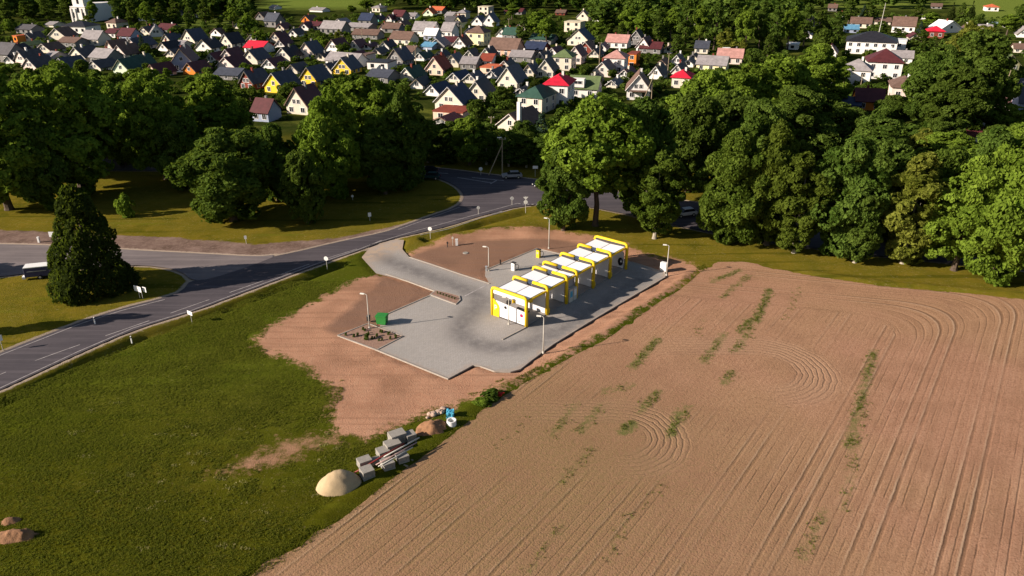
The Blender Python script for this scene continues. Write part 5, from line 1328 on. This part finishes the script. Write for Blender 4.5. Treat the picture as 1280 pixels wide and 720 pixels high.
o = fl.build('flowers', plain('red_petals', (.45, .015, .015), .6)); o.location = (*G(625, 496), 0); tag(o, 'clump of red flowers growing beside the low green bush', 'flowers')

# ---------------------------------------------------------------- grass and weeds
def tufts(name, pts, size, mat, lab, cat, seed=0, z=0.0):
    rs_ = np.random.RandomState(seed); pts = np.asarray(pts); n = len(pts); k = 5
    c = np.repeat(np.c_[pts, np.full(n, z)], k, 0); c[:, :2] += rs_.normal(size=(n*k, 2))*size*.5; N = n*k
    a_ = rs_.uniform(0, 6.28, N); w_ = size*rs_.uniform(.25, .5, N); h_ = size*rs_.uniform(.5, 1.2, N); d = np.c_[np.cos(a_), np.sin(a_), np.zeros(N)]
    ln = np.c_[rs_.normal(size=(N, 2))*.35*size, h_]
    V = np.stack([c-d*w_[:, None]/2, c+d*w_[:, None]/2, c+ln+d*w_[:, None]*.2, c+ln-d*w_[:, None]*.2], 1).reshape(-1, 3)
    me = bpy.data.meshes.new(name); me.vertices.add(4*N); me.loops.add(4*N); me.polygons.add(N)
    me.vertices.foreach_set('co', V.astype(np.float32).ravel()); me.loops.foreach_set('vertex_index', np.arange(4*N, dtype=np.int32)); me.polygons.foreach_set('loop_start', (np.arange(N)*4).astype(np.int32))
    me.update(calc_edges=True); set_attr(me, 'tint', np.repeat(rs_.rand(N), 4)); me.materials.append(mat)
    o = bpy.data.objects.new(name, me); COL.objects.link(o); return tag(o, lab, cat, kind='stuff')
L_grass = m_leaf('grass_blades', (.07, .085, .008), (.15, .15, .02)); L_mead = m_leaf('meadow_blades', (.080, .094, .010), (.205, .210, .034), (.20, .16, .03)); L_weed = m_leaf('weed_leaves', (.07, .10, .012), (.14, .17, .03)); L_dry = m_leaf('dry_grass', (.40, .35, .14), (.60, .52, .26))
R = np.random.RandomState(21)
Q = np.c_[R.uniform(-30, 30, 260000), R.uniform(40, 112, 260000)]; df = sdf(Q, r_field); m_ = (df < .4) & (df > -1.25) & (sdf(Q, r_lot) < -.5) & (R.rand(len(Q)) < .55*np.clip(1.1-np.abs(df+.9)/1.7, 0, 1)*(vnoise(Q, .4, 4) > .38))
tufts('verge_grass', Q[m_], .15, L_grass, 'ragged grass along the edge between verge and ploughed field', 'grass', 1)
Q = np.c_[R.uniform(-85, 8, 420000), R.uniform(40, 106, 420000)]
ok = (sdf(Q, r_field) < -.6) & (sdf(Q, r_road) < -1.0) & (sdf(Q, r_side) < -1.0) & (sdf(Q, r_lot) < -.5) & (sdf(Q, r_grav) < -.5) & (Q[:, 1] < 104) & ((Q-np.array(low_line[1]))@np.array([tt[1], -tt[0]]) > 1.2)
so_ = sdf(Q, r_soil)+(vnoise(Q, .45, 31)-.5)*3+(vnoise(Q, 1.7, 32)-.5)*2; pa_ = sdf(Q, r_patch)+(vnoise(Q, .7, 33)-.5)*5+(vnoise(Q, 2.2, 34)-.5)*3
dens = .25+.75*np.clip((vnoise(Q, .22, 6)*.5+vnoise(Q, .9, 9)*.5-.3)*2.6, 0, 1)
ok &= (so_ < -.3) & (pa_ < -.6) & (R.rand(len(Q)) < dens)
tufts('meadow_grass', Q[ok], .105, L_mead, 'short uneven meadow grass left of the building site', 'grass', 2)
Q = []
for i in range(34):
    px, py = (R.uniform(150, 430), R.uniform(560, 690)) if i % 2 else (R.uniform(90, 420), R.uniform(500, 640)); g = np.array(G(px, py))
    k = R.randint(3, 14); Q.append(g+R.normal(size=(k, 2))*np.array([.35, .15]))
Q = np.concatenate(Q); Q = Q[(sdf(Q, r_field) < -1) & (sdf(Q, r_soil) < -.5)]
tufts('dry_tufts', Q, .11, L_dry, 'pale dry tufts scattered through the near meadow', 'dry grass', 3)
Q = []
for a_, b_, s_ in WEED:
    p, q = np.array(G(*a_)), np.array(G(*b_)); n = int((math.dist(p, q)+1.5)*13*s_**2); t = R.rand(n)[:, None]; Q.append(p+(q-p)*t+R.normal(size=(n, 2))*.38)
Q = np.concatenate(Q); Q = Q[vnoise(Q, .9, 11) > .35]
tufts('field_weeds', Q, .14, L_weed, 'rows of green weeds left standing in the ploughed field', 'weeds', 4, .03)
print('garden', len(GT), 'objects', len(bpy.data.objects), 'trees', len(TREES), 'houses', len(HOUSES))
